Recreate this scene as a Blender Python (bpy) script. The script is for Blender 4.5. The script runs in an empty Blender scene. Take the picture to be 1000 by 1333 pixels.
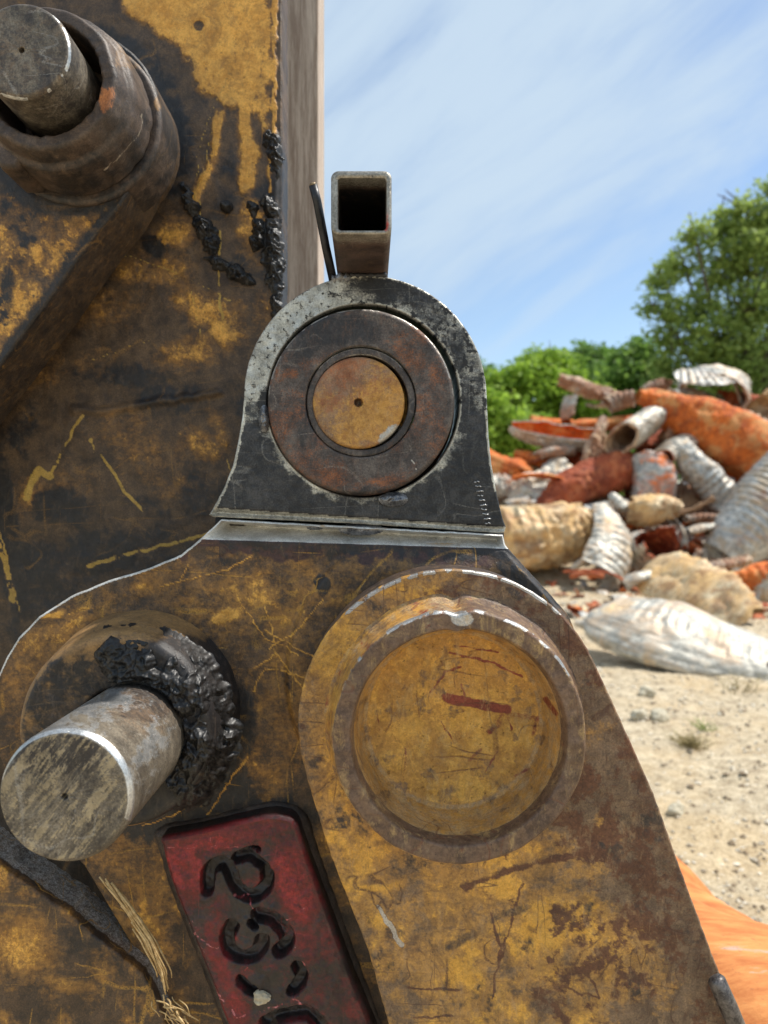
import bpy, math, random
import numpy as np
from mathutils import Vector, Matrix

# ------------------------------------------------------------------ camera, sky, sun, exposure
F = 963.0            # focal length in photo pixels (photo 1000 x 1333)
CH = 1.10            # eye height above the ground
sc = bpy.context.scene
cam_d = bpy.data.cameras.new("camera"); cam = bpy.data.objects.new("camera", cam_d)
sc.collection.objects.link(cam)
cam.location = (0, 0, CH); cam.rotation_euler = (math.radians(90), 0, 0)
cam_d.sensor_fit = 'VERTICAL'; cam_d.sensor_height = 36; cam_d.lens = F / 1333 * 36
cam_d.clip_start = 0.02; cam_d.clip_end = 3000
cam_d.dof.use_dof = True; cam_d.dof.focus_distance = 0.56; cam_d.dof.aperture_fstop = 7.5
sc.camera = cam
sc.view_settings.view_transform = 'Standard'; sc.view_settings.look = 'None'
sc.view_settings.exposure = 1.02; sc.view_settings.gamma = 1

SUN = Vector((0.55, 0.07, 0.95)).normalized()
sun_el = math.asin(SUN.z); sun_az = math.atan2(SUN.x, SUN.y)
world = bpy.data.worlds.new("World"); sc.world = world; world.use_nodes = True
wn = world.node_tree; wn.nodes.clear()
def N(nt, t, **kw):
    n = nt.nodes.new(t)
    for k, v in kw.items(): setattr(n, k, v)
    return n
sky = N(wn, 'ShaderNodeTexSky', sky_type='NISHITA'); sky.sun_disc = False
sky.sun_elevation = sun_el; sky.sun_rotation = sun_az; sky.air_density = 1.15; sky.dust_density = 0.4; sky.ozone_density = 1.3
tc = N(wn, 'ShaderNodeTexCoord')
mp = N(wn, 'ShaderNodeMapping'); mp.inputs['Rotation'].default_value = (0, math.radians(33), 0)
wn.links.new(tc.outputs['Generated'], mp.inputs['Vector'])
mp2 = N(wn, 'ShaderNodeMapping'); mp2.inputs['Scale'].default_value = (1.0, 1.4, 4.8); mp2.inputs['Location'].default_value = (0.35, 0.1, 0.62)
wn.links.new(mp.outputs[0], mp2.inputs['Vector'])
nz = N(wn, 'ShaderNodeTexNoise'); nz.inputs['Scale'].default_value = 1.5; nz.inputs['Detail'].default_value = 6; nz.inputs['Roughness'].default_value = 0.58; nz.inputs['Distortion'].default_value = 0.5
wn.links.new(mp2.outputs[0], nz.inputs['Vector'])
sep = N(wn, 'ShaderNodeSeparateXYZ'); wn.links.new(tc.outputs['Generated'], sep.inputs[0])
elev = N(wn, 'ShaderNodeMapRange'); elev.inputs[1].default_value = 0.10; elev.inputs[2].default_value = 0.45; elev.inputs[3].default_value = -0.20; elev.inputs[4].default_value = 0.16
wn.links.new(sep.outputs['Z'], elev.inputs[0])
ad = N(wn, 'ShaderNodeMath', operation='ADD'); wn.links.new(nz.outputs['Fac'], ad.inputs[0]); wn.links.new(elev.outputs[0], ad.inputs[1])
rm = N(wn, 'ShaderNodeMapRange', interpolation_type='SMOOTHSTEP'); rm.inputs[1].default_value = 0.36; rm.inputs[2].default_value = 0.72; rm.inputs[4].default_value = 0.86
wn.links.new(ad.outputs[0], rm.inputs[0])
mx = N(wn, 'ShaderNodeMix', data_type='RGBA'); mx.inputs[7].default_value = (3.7, 4.5, 5.25, 1)
wn.links.new(rm.outputs[0], mx.inputs[0]); wn.links.new(sky.outputs[0], mx.inputs[6])
bg = N(wn, 'ShaderNodeBackground'); bg.inputs['Strength'].default_value = 0.085
wn.links.new(mx.outputs[2], bg.inputs['Color'])
wo = N(wn, 'ShaderNodeOutputWorld'); wn.links.new(bg.outputs[0], wo.inputs[0])

sun_d = bpy.data.lights.new("sun", 'SUN'); sun = bpy.data.objects.new("sun", sun_d); sc.collection.objects.link(sun)
sun_d.energy = 2.6; sun_d.angle = math.radians(1.2); sun_d.color = (1.0, 0.95, 0.87)
sun.rotation_euler = (-SUN).to_track_quat('-Z', 'Y').to_euler()

# ------------------------------------------------------------------ numpy noise
def _h(i, j, k, s):
    n = (i * 374761393 + j * 668265263 + k * 2147483647 // 7 * 13 + s * 974634777) & 0xFFFFFFFF
    n = ((n ^ (n >> 13)) * 1274126177) & 0xFFFFFFFF
    n = ((n ^ (n >> 15)) * 2246822519) & 0xFFFFFFFF
    return ((n ^ (n >> 16)) & 0xFFFFFF) / float(0xFFFFFF)
def vn(x, y, z=0.0, s=0):
    x = np.asarray(x, float); y = np.asarray(y, float); z = np.asarray(z, float) + np.zeros_like(x)
    xi = np.floor(x).astype(np.int64); yi = np.floor(y).astype(np.int64); zi = np.floor(z).astype(np.int64)
    u = x - xi; v = y - yi; w = z - zi
    u = u*u*(3-2*u); v = v*v*(3-2*v); w = w*w*(3-2*w)
    r = 0
    for a in (0, 1):
        for b in (0, 1):
            for c in (0, 1):
                r = r + _h(xi+a, yi+b, zi+c, s) * (u if a else 1-u) * (v if b else 1-v) * (w if c else 1-w)
    return r
def fbm(x, y, z=0.0, s=0, o=4, g=0.5):
    r = 0; a = 1; t = 0; f = 1
    for k in range(o):
        r = r + a * vn(x*f, y*f, np.asarray(z)*f, s+k*17); t += a; a *= g; f *= 2.03
    return r / t
def rf(x, y, sc_, s=0, k=3.0):
    return k*(fbm(x/sc_, y/sc_, 0, s, 6, .74)-.5)
def sst(a, b, x):
    t = np.clip((x-a)/(b-a), 0, 1); return t*t*(3-2*t)
def warp(x, y, amp, sc_, s=0):
    return x + (fbm(x/sc_, y/sc_, 0, s, 3)-.5)*2*amp, y + (fbm(x/sc_, y/sc_, 5.3, s+3, 3)-.5)*2*amp
def blob(x, y, cx, cy, rx, ry=None, rot=0, soft=.6, v=1.0):
    ry = ry or rx; c, s = math.cos(math.radians(rot)), math.sin(math.radians(rot))
    dx, dy = x-cx, y-cy
    d = np.sqrt(((dx*c+dy*s)/rx)**2 + ((-dx*s+dy*c)/ry)**2)
    return v*(1-sst(1-soft, 1+soft, d))
def segd(x, y, a, b):
    ax, ay = a; bx, by = b; vx, vy = bx-ax, by-ay
    L = vx*vx+vy*vy+1e-9
    t = np.clip(((x-ax)*vx+(y-ay)*vy)/L, 0, 1)
    return np.hypot(x-ax-t*vx, y-ay-t*vy), t
def stroke(x, y, pts, w, soft=.5, v=1.0):
    d = np.full(np.shape(x), 1e9)
    for a, b in zip(pts[:-1], pts[1:]):
        d = np.minimum(d, segd(x, y, a, b)[0])
    return v*(1-sst(w*(1-soft), w*(1+soft), d))
def poly_sd(x, y, P):
    """signed distance to closed polygon (negative inside) and nearest point"""
    P = np.asarray(P, float)
    if len(P) > 200 and x.size > 20000:
        sd, nx, ny = _psd(x, y, P[::6]); sh = x.shape; m = np.abs(sd) < 12
        a, b, c = _psd(x.ravel()[m], y.ravel()[m], P); sd[m] = a; nx[m] = b; ny[m] = c
        return sd, nx, ny
    return _psd(x, y, P)
def _psd(x, y, P):
    x = x.ravel(); y = y.ravel(); best = np.full(x.shape, 1e18); nx = x.copy(); ny = y.copy(); ins = np.zeros(x.shape, bool)
    n = len(P)
    for i in range(n):
        ax, ay = P[i]; bx, by = P[(i+1) % n]; vx, vy = bx-ax, by-ay; L = vx*vx+vy*vy
        if L < 1e-12: continue
        t = np.clip(((x-ax)*vx+(y-ay)*vy)/L, 0, 1); qx = ax+t*vx; qy = ay+t*vy
        d = (x-qx)**2+(y-qy)**2; m = d < best
        best = np.where(m, d, best); nx = np.where(m, qx, nx); ny = np.where(m, qy, ny)
        if ay != by:
            c = ((ay > y) != (by > y)) & (x < (bx-ax)*(y-ay)/(by-ay)+ax); ins ^= c
    d = np.sqrt(best); return np.where(ins, -d, d), nx, ny
def chaikin(P, it=2, closed=True):
    P = [tuple(p) for p in P]
    for _ in range(it):
        Q = []
        n = len(P)
        for i in range(n if closed else n-1):
            a = P[i]; b = P[(i+1) % n]
            Q += [tuple(.75*p+.25*q for p, q in zip(a, b)), tuple(.25*p+.75*q for p, q in zip(a, b))]
        if not closed: Q = [P[0]]+Q+[P[-1]]
        P = Q
    return P
def resample(P, step, closed=True):
    P = np.array(P, float)
    if closed: P = np.vstack([P, P[:1]])
    d = np.hypot(*(np.diff(P, axis=0)[:, :2].T)) if P.shape[1] == 2 else np.linalg.norm(np.diff(P, axis=0), axis=1)
    s = np.concatenate([[0], np.cumsum(d)]); n = max(3, int(s[-1]/step))
    q = np.linspace(0, s[-1], n, endpoint=not closed)
    return np.stack([np.interp(q, s, P[:, k]) for k in range(P.shape[1])], 1)
def circle(cx, cy, r, n=120): return [(cx+r*math.cos(2*math.pi*i/n), cy+r*math.sin(2*math.pi*i/n)) for i in range(n)]
def arc(cx, cy, r, a0, a1, n=24): return [(cx+r*math.cos(math.radians(a0+(a1-a0)*i/n)), cy+r*math.sin(math.radians(a0+(a1-a0)*i/n))) for i in range(n+1)]

# ------------------------------------------------------------------ object helpers
def P3(px, py, D): return np.array([(px-500)/F*D, D, CH-(py-666.5)/F*D])
def PX(V):
    return 500+V[:, 0]/V[:, 1]*F, 666.5-(V[:, 2]-CH)/V[:, 1]*F
def thing(name, label, cat, loc, group=None):
    o = bpy.data.objects.new(name, None); sc.collection.objects.link(o)
    o.empty_display_size = .05
    o.location = loc; o['label'] = label; o['category'] = cat
    if group: o['group'] = group
    return o
def tag(o, label, cat, group=None):
    o['label'] = label; o['category'] = cat
    if group: o['group'] = group
    return o
def mesh(name, V, Fc, mat, parent=None, M=None, smooth=True, origin=None, label=None, mats=None, midx=None):
    V = np.asarray(V, float)
    off = np.array(parent.location) if parent is not None else (np.array(origin) if origin is not None else np.array([V[:, 0].mean(), V[:, 1].mean(), V[:, 2].min()]))
    if parent is not None and parent.parent is not None: off = off+np.array(parent.parent.location)
    me = bpy.data.meshes.new(name)
    me.from_pydata((V-off).tolist(), [], Fc if isinstance(Fc, list) else Fc.tolist())
    me.materials.append(mat)
    if mats:
        for m_ in mats: me.materials.append(m_)
        me.polygons.foreach_set('material_index', midx)
    if smooth: me.polygons.foreach_set('use_smooth', [True]*len(me.polygons))
    if M is not None:
        at = me.color_attributes.new('M', 'FLOAT_COLOR', 'POINT'); at.data.foreach_set('color', np.clip(M, 0, 1).astype(np.float32).ravel())
    me.update()
    o = bpy.data.objects.new(name, me); sc.collection.objects.link(o)
    if parent is not None: o.parent = parent
    else: o.location = off
    if label: o['label'] = label
    return o
def fieldM(fn, V, sd=None):
    x, y = PX(V); sd = np.full(x.shape, -50.0) if sd is None else sd
    z = np.zeros_like(x); r = fn(x, y, sd); out = [np.clip(r.get(k, z)+z, 0, 1) for k in 'RGBA']
    return np.stack(out, 1)
def plate(name, outl, D, thick, step, mat, parent, fn=None, disp=None, holes=(), bevel=2.0, jit=0.0, seed=0, back=False, label=None):
    """outline in photo pixels at distance D; a real solid plate of the given thickness"""
    loops = [outl]+list(holes); allV = []; allF = []; sds = []
    res = []
    for li, L in enumerate(loops):
        P = resample(L, step)
        T = np.roll(P, -1, 0)-np.roll(P, 1, 0); T /= np.linalg.norm(T, axis=1)[:, None]+1e-9
        Nn = np.stack([T[:, 1], -T[:, 0]], 1)
        area = 0.5*np.sum(P[:, 0]*np.roll(P[:, 1], -1)-np.roll(P[:, 0], -1)*P[:, 1])
        if area < 0: Nn = -Nn                 # Nn now points out of the loop
        if li: Nn = -Nn                       # out of the material
        if jit: P = P+Nn*((fbm(P[:, 0]/9, P[:, 1]/9, 0, seed+31, 3)-.5)*2*jit)[:, None]
        res.append((P, Nn))
    ins = [r[0]-r[1]*bevel for r in res]
    O = ins[0]; x0, y0 = O.min(0); x1, y1 = O.max(0)
    gx = np.arange(x0-step, x1+step*1.5, step); gy = np.arange(y0-step, y1+step*1.5, step)
    X, Y = np.meshgrid(gx, gy); sh = X.shape
    sd, nx, ny = poly_sd(X, Y, O)
    for h in ins[1:]:
        s2, hx, hy = poly_sd(X, Y, h); s2 = -s2; m = s2 > sd
        sd = np.where(m, s2, sd); nx = np.where(m, hx, nx); ny = np.where(m, hy, ny)
    inside = sd < -0.35*step
    x = np.where(inside, X.ravel(), nx); y = np.where(inside, Y.ravel(), ny)
    I = inside.reshape(sh); c = I[:-1, :-1] | I[1:, :-1] | I[:-1, 1:] | I[1:, 1:]
    idx = np.arange(sh[0]*sh[1]).reshape(sh)
    q = np.stack([idx[:-1, :-1][c], idx[1:, :-1][c], idx[1:, 1:][c], idx[:-1, 1:][c]], 1)
    used = np.unique(q); remap = -np.ones(sh[0]*sh[1], int); remap[used] = np.arange(len(used))
    x = x[used]; y = y[used]; s = np.where(inside, sd, 0)[used]
    dz = disp(x, y, s) if disp is not None else np.zeros_like(x)
    dz = dz*sst(0, -3*step, s) if disp is not None else dz
    V = np.stack([(x-500)/F*D, D-dz, CH-(y-666.5)/F*D], 1)
    allV.append(V); allF += remap[q].tolist(); sds.append(s)
    base = len(V); b = bevel/F*D
    for (P, Nn), I2 in zip(res, ins):
        rings = [(I2, D), (P-Nn*bevel*.35, D+.35*b), (P, D+b)]
        nT = max(1, int(thick/0.008))
        for k in range(1, nT+1): rings.append((P, D+b+(thick-b)*k/nT))
        n = len(P)
        for R, d in rings:
            allV.append(np.stack([(R[:, 0]-500)/F*D, np.full(n, d), CH-(R[:, 1]-666.5)/F*D], 1)); sds.append(np.full(n, 0.0 if d < D+b*1.5 else 3.0))
        for k in range(len(rings)-1):
            a = base+k*n; bb = base+(k+1)*n; ii = np.arange(n); jj = (ii+1) % n
            allF += np.stack([a+ii, a+jj, bb+jj, bb+ii], 1).tolist()
        base += n*len(rings)
    V = np.vstack(allV); s = np.concatenate(sds)
    if back:
        x, y = V[:len(used), 0], V[:len(used), 2]
        V = np.vstack([V, np.stack([x, np.full(len(x), D+thick), y], 1)]); allF += (remap[q]+base).tolist(); s = np.concatenate([s, s[:len(used)]])
    # field coordinates: pixels in the plate's own front plane
    px = 500+V[:, 0]/D*F; py = 666.5-(V[:, 2]-CH)/D*F
    M = None
    if fn:
        z = np.zeros_like(px); r = fn(px, py, s); M = np.stack([np.clip(r.get(k, z)+z, 0, 1) for k in 'RGBA'], 1)
    return mesh(name, V, allF, mat, parent, M, label=label)
def lathe(name, cx, cy, D0, prof, mat, parent, fn=None, seg=160, jit=None, axis_px=None, sub=2.5, label=None):
    """turned part whose axis runs straight back from photo point (cx,cy) at distance D0; prof = [(radius px at D0, distance)]"""
    c = P3(cx, cy, D0); k = D0/F
    Pq = []
    for (r0, d0), (r1, d1) in zip(prof[:-1], prof[1:]):
        L = math.hypot(r1-r0, (d1-d0)/k); n = max(1, int(L/sub))
        for i in range(n): Pq.append((r0+(r1-r0)*i/n, d0+(d1-d0)*i/n))
    Pq.append(prof[-1])
    th = np.linspace(0, 2*math.pi, seg, endpoint=False)
    V = []; S = np.repeat([float(q_[0]) for q_ in Pq], seg)
    for r, d in Pq:
        rr = np.full(seg, float(r)); dd = np.full(seg, float(d))
        if jit is not None: rr, dd = jit(th, rr, dd)
        V.append(np.stack([c[0]+np.cos(th)*rr*k, dd, c[2]-np.sin(th)*rr*k], 1))
    V = np.vstack(V); n = len(Pq); Fc = []
    ii = np.arange(seg); jj = (ii+1) % seg
    for a in range(n-1): Fc += np.stack([a*seg+ii, a*seg+jj, (a+1)*seg+jj, (a+1)*seg+ii], 1).tolist()
    if prof[0][0] < 1.0: Fc = Fc
    M = fieldM(fn, V, S) if fn else None
    return mesh(name, V, Fc, mat, parent, M, label=label)
def patch(name, bbox, D, step, hfn, mat, parent, fn=None, label=None):
    """raised lump of grease on a flat surface: height field in metres, cut where it sinks into the surface"""
    gx = np.arange(bbox[0], bbox[2], step); gy = np.arange(bbox[1], bbox[3], step); X, Y = np.meshgrid(gx, gy)
    h = hfn(X, Y); I = h > 0.0; c = I[:-1, :-1] | I[1:, :-1] | I[:-1, 1:] | I[1:, 1:]
    idx = np.arange(X.size).reshape(X.shape)
    q = np.stack([idx[:-1, :-1][c], idx[1:, :-1][c], idx[1:, 1:][c], idx[:-1, 1:][c]], 1)
    used = np.unique(q); rm_ = -np.ones(X.size, int); rm_[used] = np.arange(len(used))
    x = X.ravel()[used]; y = Y.ravel()[used]; hh = h.ravel()[used]
    D_ = D(x, y) if callable(D) else D
    D0 = D_ if not callable(D) else D_
    V = np.stack([(x-500)/F*D0, D_-hh, CH-(y-666.5)/F*D0], 1)
    return mesh(name, V, rm_[q], mat, parent, fieldM(fn, V) if fn else None, label=label)
def tube_mesh(paths, n=6):
    """paths: list of (points Nx3, radii N) -> verts, faces with capped ends"""
    V = []; Fc = []; b = 0
    for pts, rad in paths:
        pts = np.asarray(pts, float); m = len(pts)
        T = np.gradient(pts, axis=0); T /= np.linalg.norm(T, axis=1)[:, None]+1e-12
        up = np.array([0, 0, 1.0]) if abs(T[0][2]) < .9 else np.array([1.0, 0, 0])
        u = np.cross(T[0], up); u /= np.linalg.norm(u)
        th = np.arange(n)/n*2*math.pi
        for i in range(m):
            u = u-T[i]*np.dot(u, T[i]); u /= np.linalg.norm(u)+1e-12; v = np.cross(T[i], u)
            V.append(pts[i]+rad[i]*(np.cos(th)[:, None]*u+np.sin(th)[:, None]*v))
        for i in range(m-1):
            for k in range(n): Fc.append((b+i*n+k, b+i*n+(k+1) % n, b+(i+1)*n+(k+1) % n, b+(i+1)*n+k))
        Fc.append(tuple(b+k for k in range(n))[::-1]); Fc.append(tuple(b+(m-1)*n+k for k in range(n)))
        b += m*n
    return np.vstack(V), Fc

# ------------------------------------------------------------------ materials
def lin(r, g, b, k=1.0):
    f = lambda c: ((c/255+.055)/1.055)**2.4 if c > 10 else c/255/12.92
    return (f(r)*k, f(g)*k, f(b)*k, 1)
class NB:
    def __init__(s, name):
        s.m = bpy.data.materials.new(name); s.m.use_nodes = True; s.nt = s.m.node_tree; s.nt.nodes.clear()
        s.out = s.n('ShaderNodeOutputMaterial'); s.bs = s.n('ShaderNodeBsdfPrincipled'); s.l(s.bs.outputs[0], s.out.inputs[0])
        s.tc = s.n('ShaderNodeTexCoord')
    def n(s, t, **k): return N(s.nt, t, **k)
    def l(s, a, b): s.nt.links.new(a, b)
    def noise(s, scale, detail=4, rough=.6, dist=0.0, loc=(0, 0, 0), sc3=None, rot=(0, 0, 0)):
        v = s.tc.outputs['Object']
        if sc3 or any(loc) or any(rot):
            m = s.n('ShaderNodeMapping'); m.inputs['Location'].default_value = loc; m.inputs['Rotation'].default_value = rot
            m.inputs['Scale'].default_value = sc3 or (1, 1, 1); s.l(v, m.inputs[0]); v = m.outputs[0]
        t = s.n('ShaderNodeTexNoise'); t.inputs['Scale'].default_value = scale; t.inputs['Detail'].default_value = detail
        t.inputs['Roughness'].default_value = rough; t.inputs['Distortion'].default_value = dist; s.l(v, t.inputs['Vector']); return t.outputs['Fac']
    def math(s, op, a, b=None, c=None):
        m = s.n('ShaderNodeMath', operation=op)
        for i, v in enumerate((a, b, c)):
            if v is None: continue
            if isinstance(v, (int, float)): m.inputs[i].default_value = v
            else: s.l(v, m.inputs[i])
        return m.outputs[0]
    def rng(s, v, a, b, c=0.0, d=1.0, smooth=True):
        m = s.n('ShaderNodeMapRange', interpolation_type='SMOOTHSTEP' if smooth else 'LINEAR')
        for i, q in zip((1, 2, 3, 4), (a, b, c, d)): m.inputs[i].default_value = q
        s.l(v, m.inputs[0]); return m.outputs[0]
    def mix(s, f, a, b):
        m = s.n('ShaderNodeMix', data_type='RGBA')
        for i, v in ((0, f), (6, a), (7, b)):
            if isinstance(v, (int, float)): m.inputs[i].default_value = v
            elif isinstance(v, tuple): m.inputs[i].default_value = v
            else: s.l(v, m.inputs[i])
        return m.outputs[2]
    def mixf(s, f, a, b):
        m = s.n('ShaderNodeMix', data_type='FLOAT')
        for i, v in ((0, f), (2, a), (3, b)):
            if isinstance(v, (int, float)): m.inputs[i].default_value = v
            else: s.l(v, m.inputs[i])
        return m.outputs[0]
    def finish(s, col, rough=.6, metal=0.0, height=None, bump=.3, bdist=.001, spec=None):
        for k, v in (('Base Color', col), ('Roughness', rough), ('Metallic', metal)):
            if isinstance(v, (int, float, tuple)): s.bs.inputs[k].default_value = v
            else: s.l(v, s.bs.inputs[k])
        if spec is not None: s.bs.inputs['Specular IOR Level'].default_value = spec
        if height is not None:
            b = s.n('ShaderNodeBump'); b.inputs['Strength'].default_value = bump; b.inputs['Distance'].default_value = bdist
            s.l(height, b.inputs['Height']); s.l(b.outputs[0], s.bs.inputs['Normal'])
        return s.m

def worn(name, base, layers, scratch=None, mott=60, speck=700, bump=.5, off=0.0, bdist=.0012, wash=(.55, .4, 34, lin(44, 34, 28), lin(122, 100, 76))):
    """base=(c1,c2,rough,metal); layers=[(channel, c1, c2, rough, metal, amp, lo, hi, scale, height)] in painting order"""
    b = NB(name); at = b.n('ShaderNodeAttribute', attribute_name='M'); sp = b.n('ShaderNodeSeparateColor'); b.l(at.outputs['Color'], sp.inputs[0])
    ch = {'R': sp.outputs[0], 'G': sp.outputs[1], 'B': sp.outputs[2], 'A': at.outputs['Alpha']}
    L = (off, off*.7, off*1.3)
    n1 = b.noise(mott, 6, .62, .4, L); n2 = b.noise(speck, 5, .7, 0, L); n3 = b.noise(mott*.35, 5, .6, .8, (L[0]+3, 1, 2))
    grain = b.math('ADD', b.math('MULTIPLY', n1, .6), b.math('MULTIPLY', n2, .4))
    f0 = b.rng(grain, .38, .64); col = b.mix(f0, base[0], base[1]); rough = b.math('ADD', b.math('MULTIPLY', n2, .25), base[2]-.12); metal = base[3]; h = b.math('MULTIPLY', n2, .5); metal_s = metal
    for i, (c, c1, c2, rg, mt, amp, lo, hi, scl, hh) in enumerate(layers):
        nm = b.noise(scl*1.7, 8, .75, .6, (L[0]+i*7.1+1, i*3.3, 2)); nf = b.noise(scl*6, 4, .7, 0, (L[0]+i*2.1, 4, i))
        ns_ = b.noise(scl*2.6, 5, .7, .8, (L[0]+i*5.3, 2, i), (1, 1, .28) if i % 2 else (.3, 1, 1), (0, .5-.35*i, 0))
        nn = b.math('ADD', b.math('MULTIPLY', nm, .40), b.math('ADD', b.math('MULTIPLY', nf, .32), b.math('MULTIPLY', ns_, .28)))
        v = b.math('ADD', ch[c], b.math('MULTIPLY', b.math('SUBTRACT', nn, .5), amp*1.9))
        w_ = (hi-lo)*(.35 if c != 'A' else .1); m = b.rng(v, lo-w_, hi+w_); f = b.rng(b.math('ADD', b.math('MULTIPLY', n1, .5), b.math('MULTIPLY', nf, .5)), .36, .64)
        col = b.mix(m, col, b.mix(f, c1, c2)); rough = b.mixf(m, rough, rg); metal_s = b.mixf(m, metal_s, mt)
        h = b.math('ADD', h, b.math('MULTIPLY', m, hh))
    if scratch:
        sc_c, amt, sscale = scratch
        tot = None
        for j, (rot, s3) in enumerate((((0, .6, 0), (1, 1, .12)), ((0, -.7, 0), (.15, 1, 1)), ((0, .1, 0), (1, 1, 1)))):
            ns = b.noise(sscale*(1 if j < 2 else .45), 1.5, .4, .3, (off+j*5, 0, j*2.0), s3, rot)
            li = b.rng(b.math('ABSOLUTE', b.math('SUBTRACT', ns, .5)), .002, .010, 1, 0)
            gate = b.rng(b.noise(22, 2, .5, 0, (j*4+off, 2, 9)), .5, .62)
            li = b.math('MULTIPLY', li, gate); tot = li if tot is None else b.math('MAXIMUM', tot, li)
        tot = b.math('MULTIPLY', tot, b.rng(n2, .35, .55, 0, amt))
        col = b.mix(tot, col, sc_c); h = b.math('SUBTRACT', h, b.math('MULTIPLY', tot, .6))
    o1 = b.noise(wash[2], 9, .78, 1.2, (L[0]+11, 3, 5)); o2 = b.noise(wash[2]*3.1, 7, .8, .6, (L[0]+17, 2, 8), (1, 1, .45), (0, .6, 0)); o3 = b.noise(speck*.45, 4, .75, 0, (L[0]+4, 9, 2))
    cl = b.math('SUBTRACT', 1.0, b.math('MULTIPLY', ch['A'], .7))
    col = b.mix(b.math('MULTIPLY', b.math('MULTIPLY', b.rng(o1, .47, .66), wash[0]), cl), col, wash[3])
    col = b.mix(b.math('MULTIPLY', b.rng(o2, .50, .70), wash[1]), col, wash[4])
    pit = b.math('MULTIPLY', b.rng(o3, .60, .70), .55); col = b.mix(pit, col, (.012, .009, .008, 1)); h = b.math('SUBTRACT', h, pit)
    # broad dust variation
    d = b.rng(n3, .3, .7, .78, 1.18, False); mm = b.n('ShaderNodeVectorMath', operation='SCALE'); b.l(col, mm.inputs[0]); b.l(d, mm.inputs['Scale'])
    d2 = b.rng(n2, .3, .7, .8, 1.2, False); m3 = b.n('ShaderNodeVectorMath', operation='SCALE'); b.l(mm.outputs[0], m3.inputs[0]); b.l(d2, m3.inputs['Scale'])
    rr = b.rng(rough, .05, .98, .05, .98, False)
    return b.finish(m3.outputs[0], rr, metal_s, b.math('ADD', h, b.math('MULTIPLY', n1, .6)), bump, bdist)

YEL1, YEL2 = lin(196, 138, 50), lin(230, 174, 80)
BRN1, BRN2 = lin(50, 39, 31), lin(84, 66, 48)
BLK1, BLK2 = lin(22, 21, 23), lin(44, 41, 41)
MET1, MET2 = lin(120, 116, 108), lin(190, 186, 176)
RUS1, RUS2 = lin(90, 52, 38), lin(132, 84, 58)
#  channel, c1, c2, rough, metal, amp, lo, hi, scale, height
M_back = worn('greasy_yellow_plate', (lin(60, 47, 36), lin(104, 82, 58), .55, 0), [
    ('R', lin(118, 84, 46), lin(154, 112, 60), .62, 0, 1.25, .38, .74, 38, .3), ('R', YEL1, YEL2, .5, 0, .65, .66, .80, 60, .4),
    ('A', lin(160, 128, 52), lin(196, 160, 80), .55, 0, .35, .35, .6, 140, .3), ('G', BLK1, BLK2, .5, 0, .8, .42, .68, 45, .5)],
    (lin(150, 110, 52), .4, 26), off=1.0, wash=(.38, .35, 40, lin(52, 40, 30), lin(112, 90, 66)))
M_ear = worn('scratched_ochre_plate', (lin(52, 42, 34), lin(96, 74, 54), .55, 0), [
    ('R', lin(132, 92, 46), lin(168, 122, 60), .6, 0, 1.1, .34, .70, 45, .3), ('R', YEL1, YEL2, .5, 0, .8, .74, .88, 60, .4),
    ('B', lin(56, 36, 34), lin(84, 56, 50), .5, .1, .5, .35, .6, 60, .1), ('G', BLK1, BLK2, .5, 0, .7, .42, .66, 55, .5),
    ('A', lin(186, 184, 178), lin(236, 234, 228), .4, .3, .3, .4, .55, 150, -.2)],
    (lin(190, 142, 60), .75, 30), off=4.0, wash=(.42, .42, 36, lin(50, 38, 30), lin(126, 98, 66)))
M_link = worn('worn_ochre_link', (lin(98, 78, 60), lin(138, 112, 86), .6, 0), [
    ('R', lin(154, 112, 58), lin(192, 144, 76), .55, 0, .9, .36, .62, 55, .3), ('R', lin(204, 148, 54), lin(226, 172, 78), .5, 0, .8, .74, .9, 60, .3),
    ('B', lin(84, 52, 38), lin(118, 80, 56), .62, .1, .95, .46, .66, 70, .2), ('G', lin(40, 34, 32), lin(70, 58, 52), .5, 0, .8, .45, .7, 55, .2),
    ('A', lin(150, 146, 142), lin(200, 196, 190), .4, .7, .5, .45, .62, 150, -.2)],
    (lin(84, 54, 40), .85, 52), off=8.0, wash=(.55, .6, 40, lin(88, 62, 46), lin(170, 138, 100)))
M_steel = worn('bare_machined_steel', (lin(42, 43, 46), lin(72, 71, 71), .4, .45), [
    ('A', lin(140, 137, 128), lin(210, 205, 190), .4, .5, .55, .34, .62, 110, -.1), ('A', lin(196, 192, 180), lin(214, 210, 200), .33, .85, .4, .85, 1.0, 160, 0),
    ('G', lin(20, 20, 22), lin(38, 37, 38), .5, .1, 1.1, .5, .62, 240, .2), ('B', lin(110, 64, 38), lin(150, 92, 52), .7, 0, .8, .4, .62, 120, .2)],
    (lin(170, 166, 158), .25, 40), mott=90, off=2.0, bump=.35, wash=(.5, .22, 60, lin(28, 29, 32), lin(110, 107, 102)))
M_bush = worn('rusty_bushing_steel', (lin(68, 62, 60), lin(104, 96, 90), .5, .35), [
    ('B', lin(98, 62, 42), lin(172, 100, 48), .75, 0, 1.2, .42, .8, 120, .4), ('G', lin(34, 33, 35), lin(60, 57, 57), .45, .2, 1.0, .45, .65, 70, .1),
    ('A', lin(150, 146, 140), lin(205, 200, 192), .35, .8, .5, .45, .62, 150, -.2), ('R', lin(164, 122, 56), lin(200, 158, 92), .6, .1, .5, .35, .6, 90, .2)],
    (lin(150, 140, 130), .4, 45), mott=80, off=3.0, bump=.4, wash=(.5, .4, 60, lin(44, 38, 36), lin(128, 92, 70)))
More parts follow.
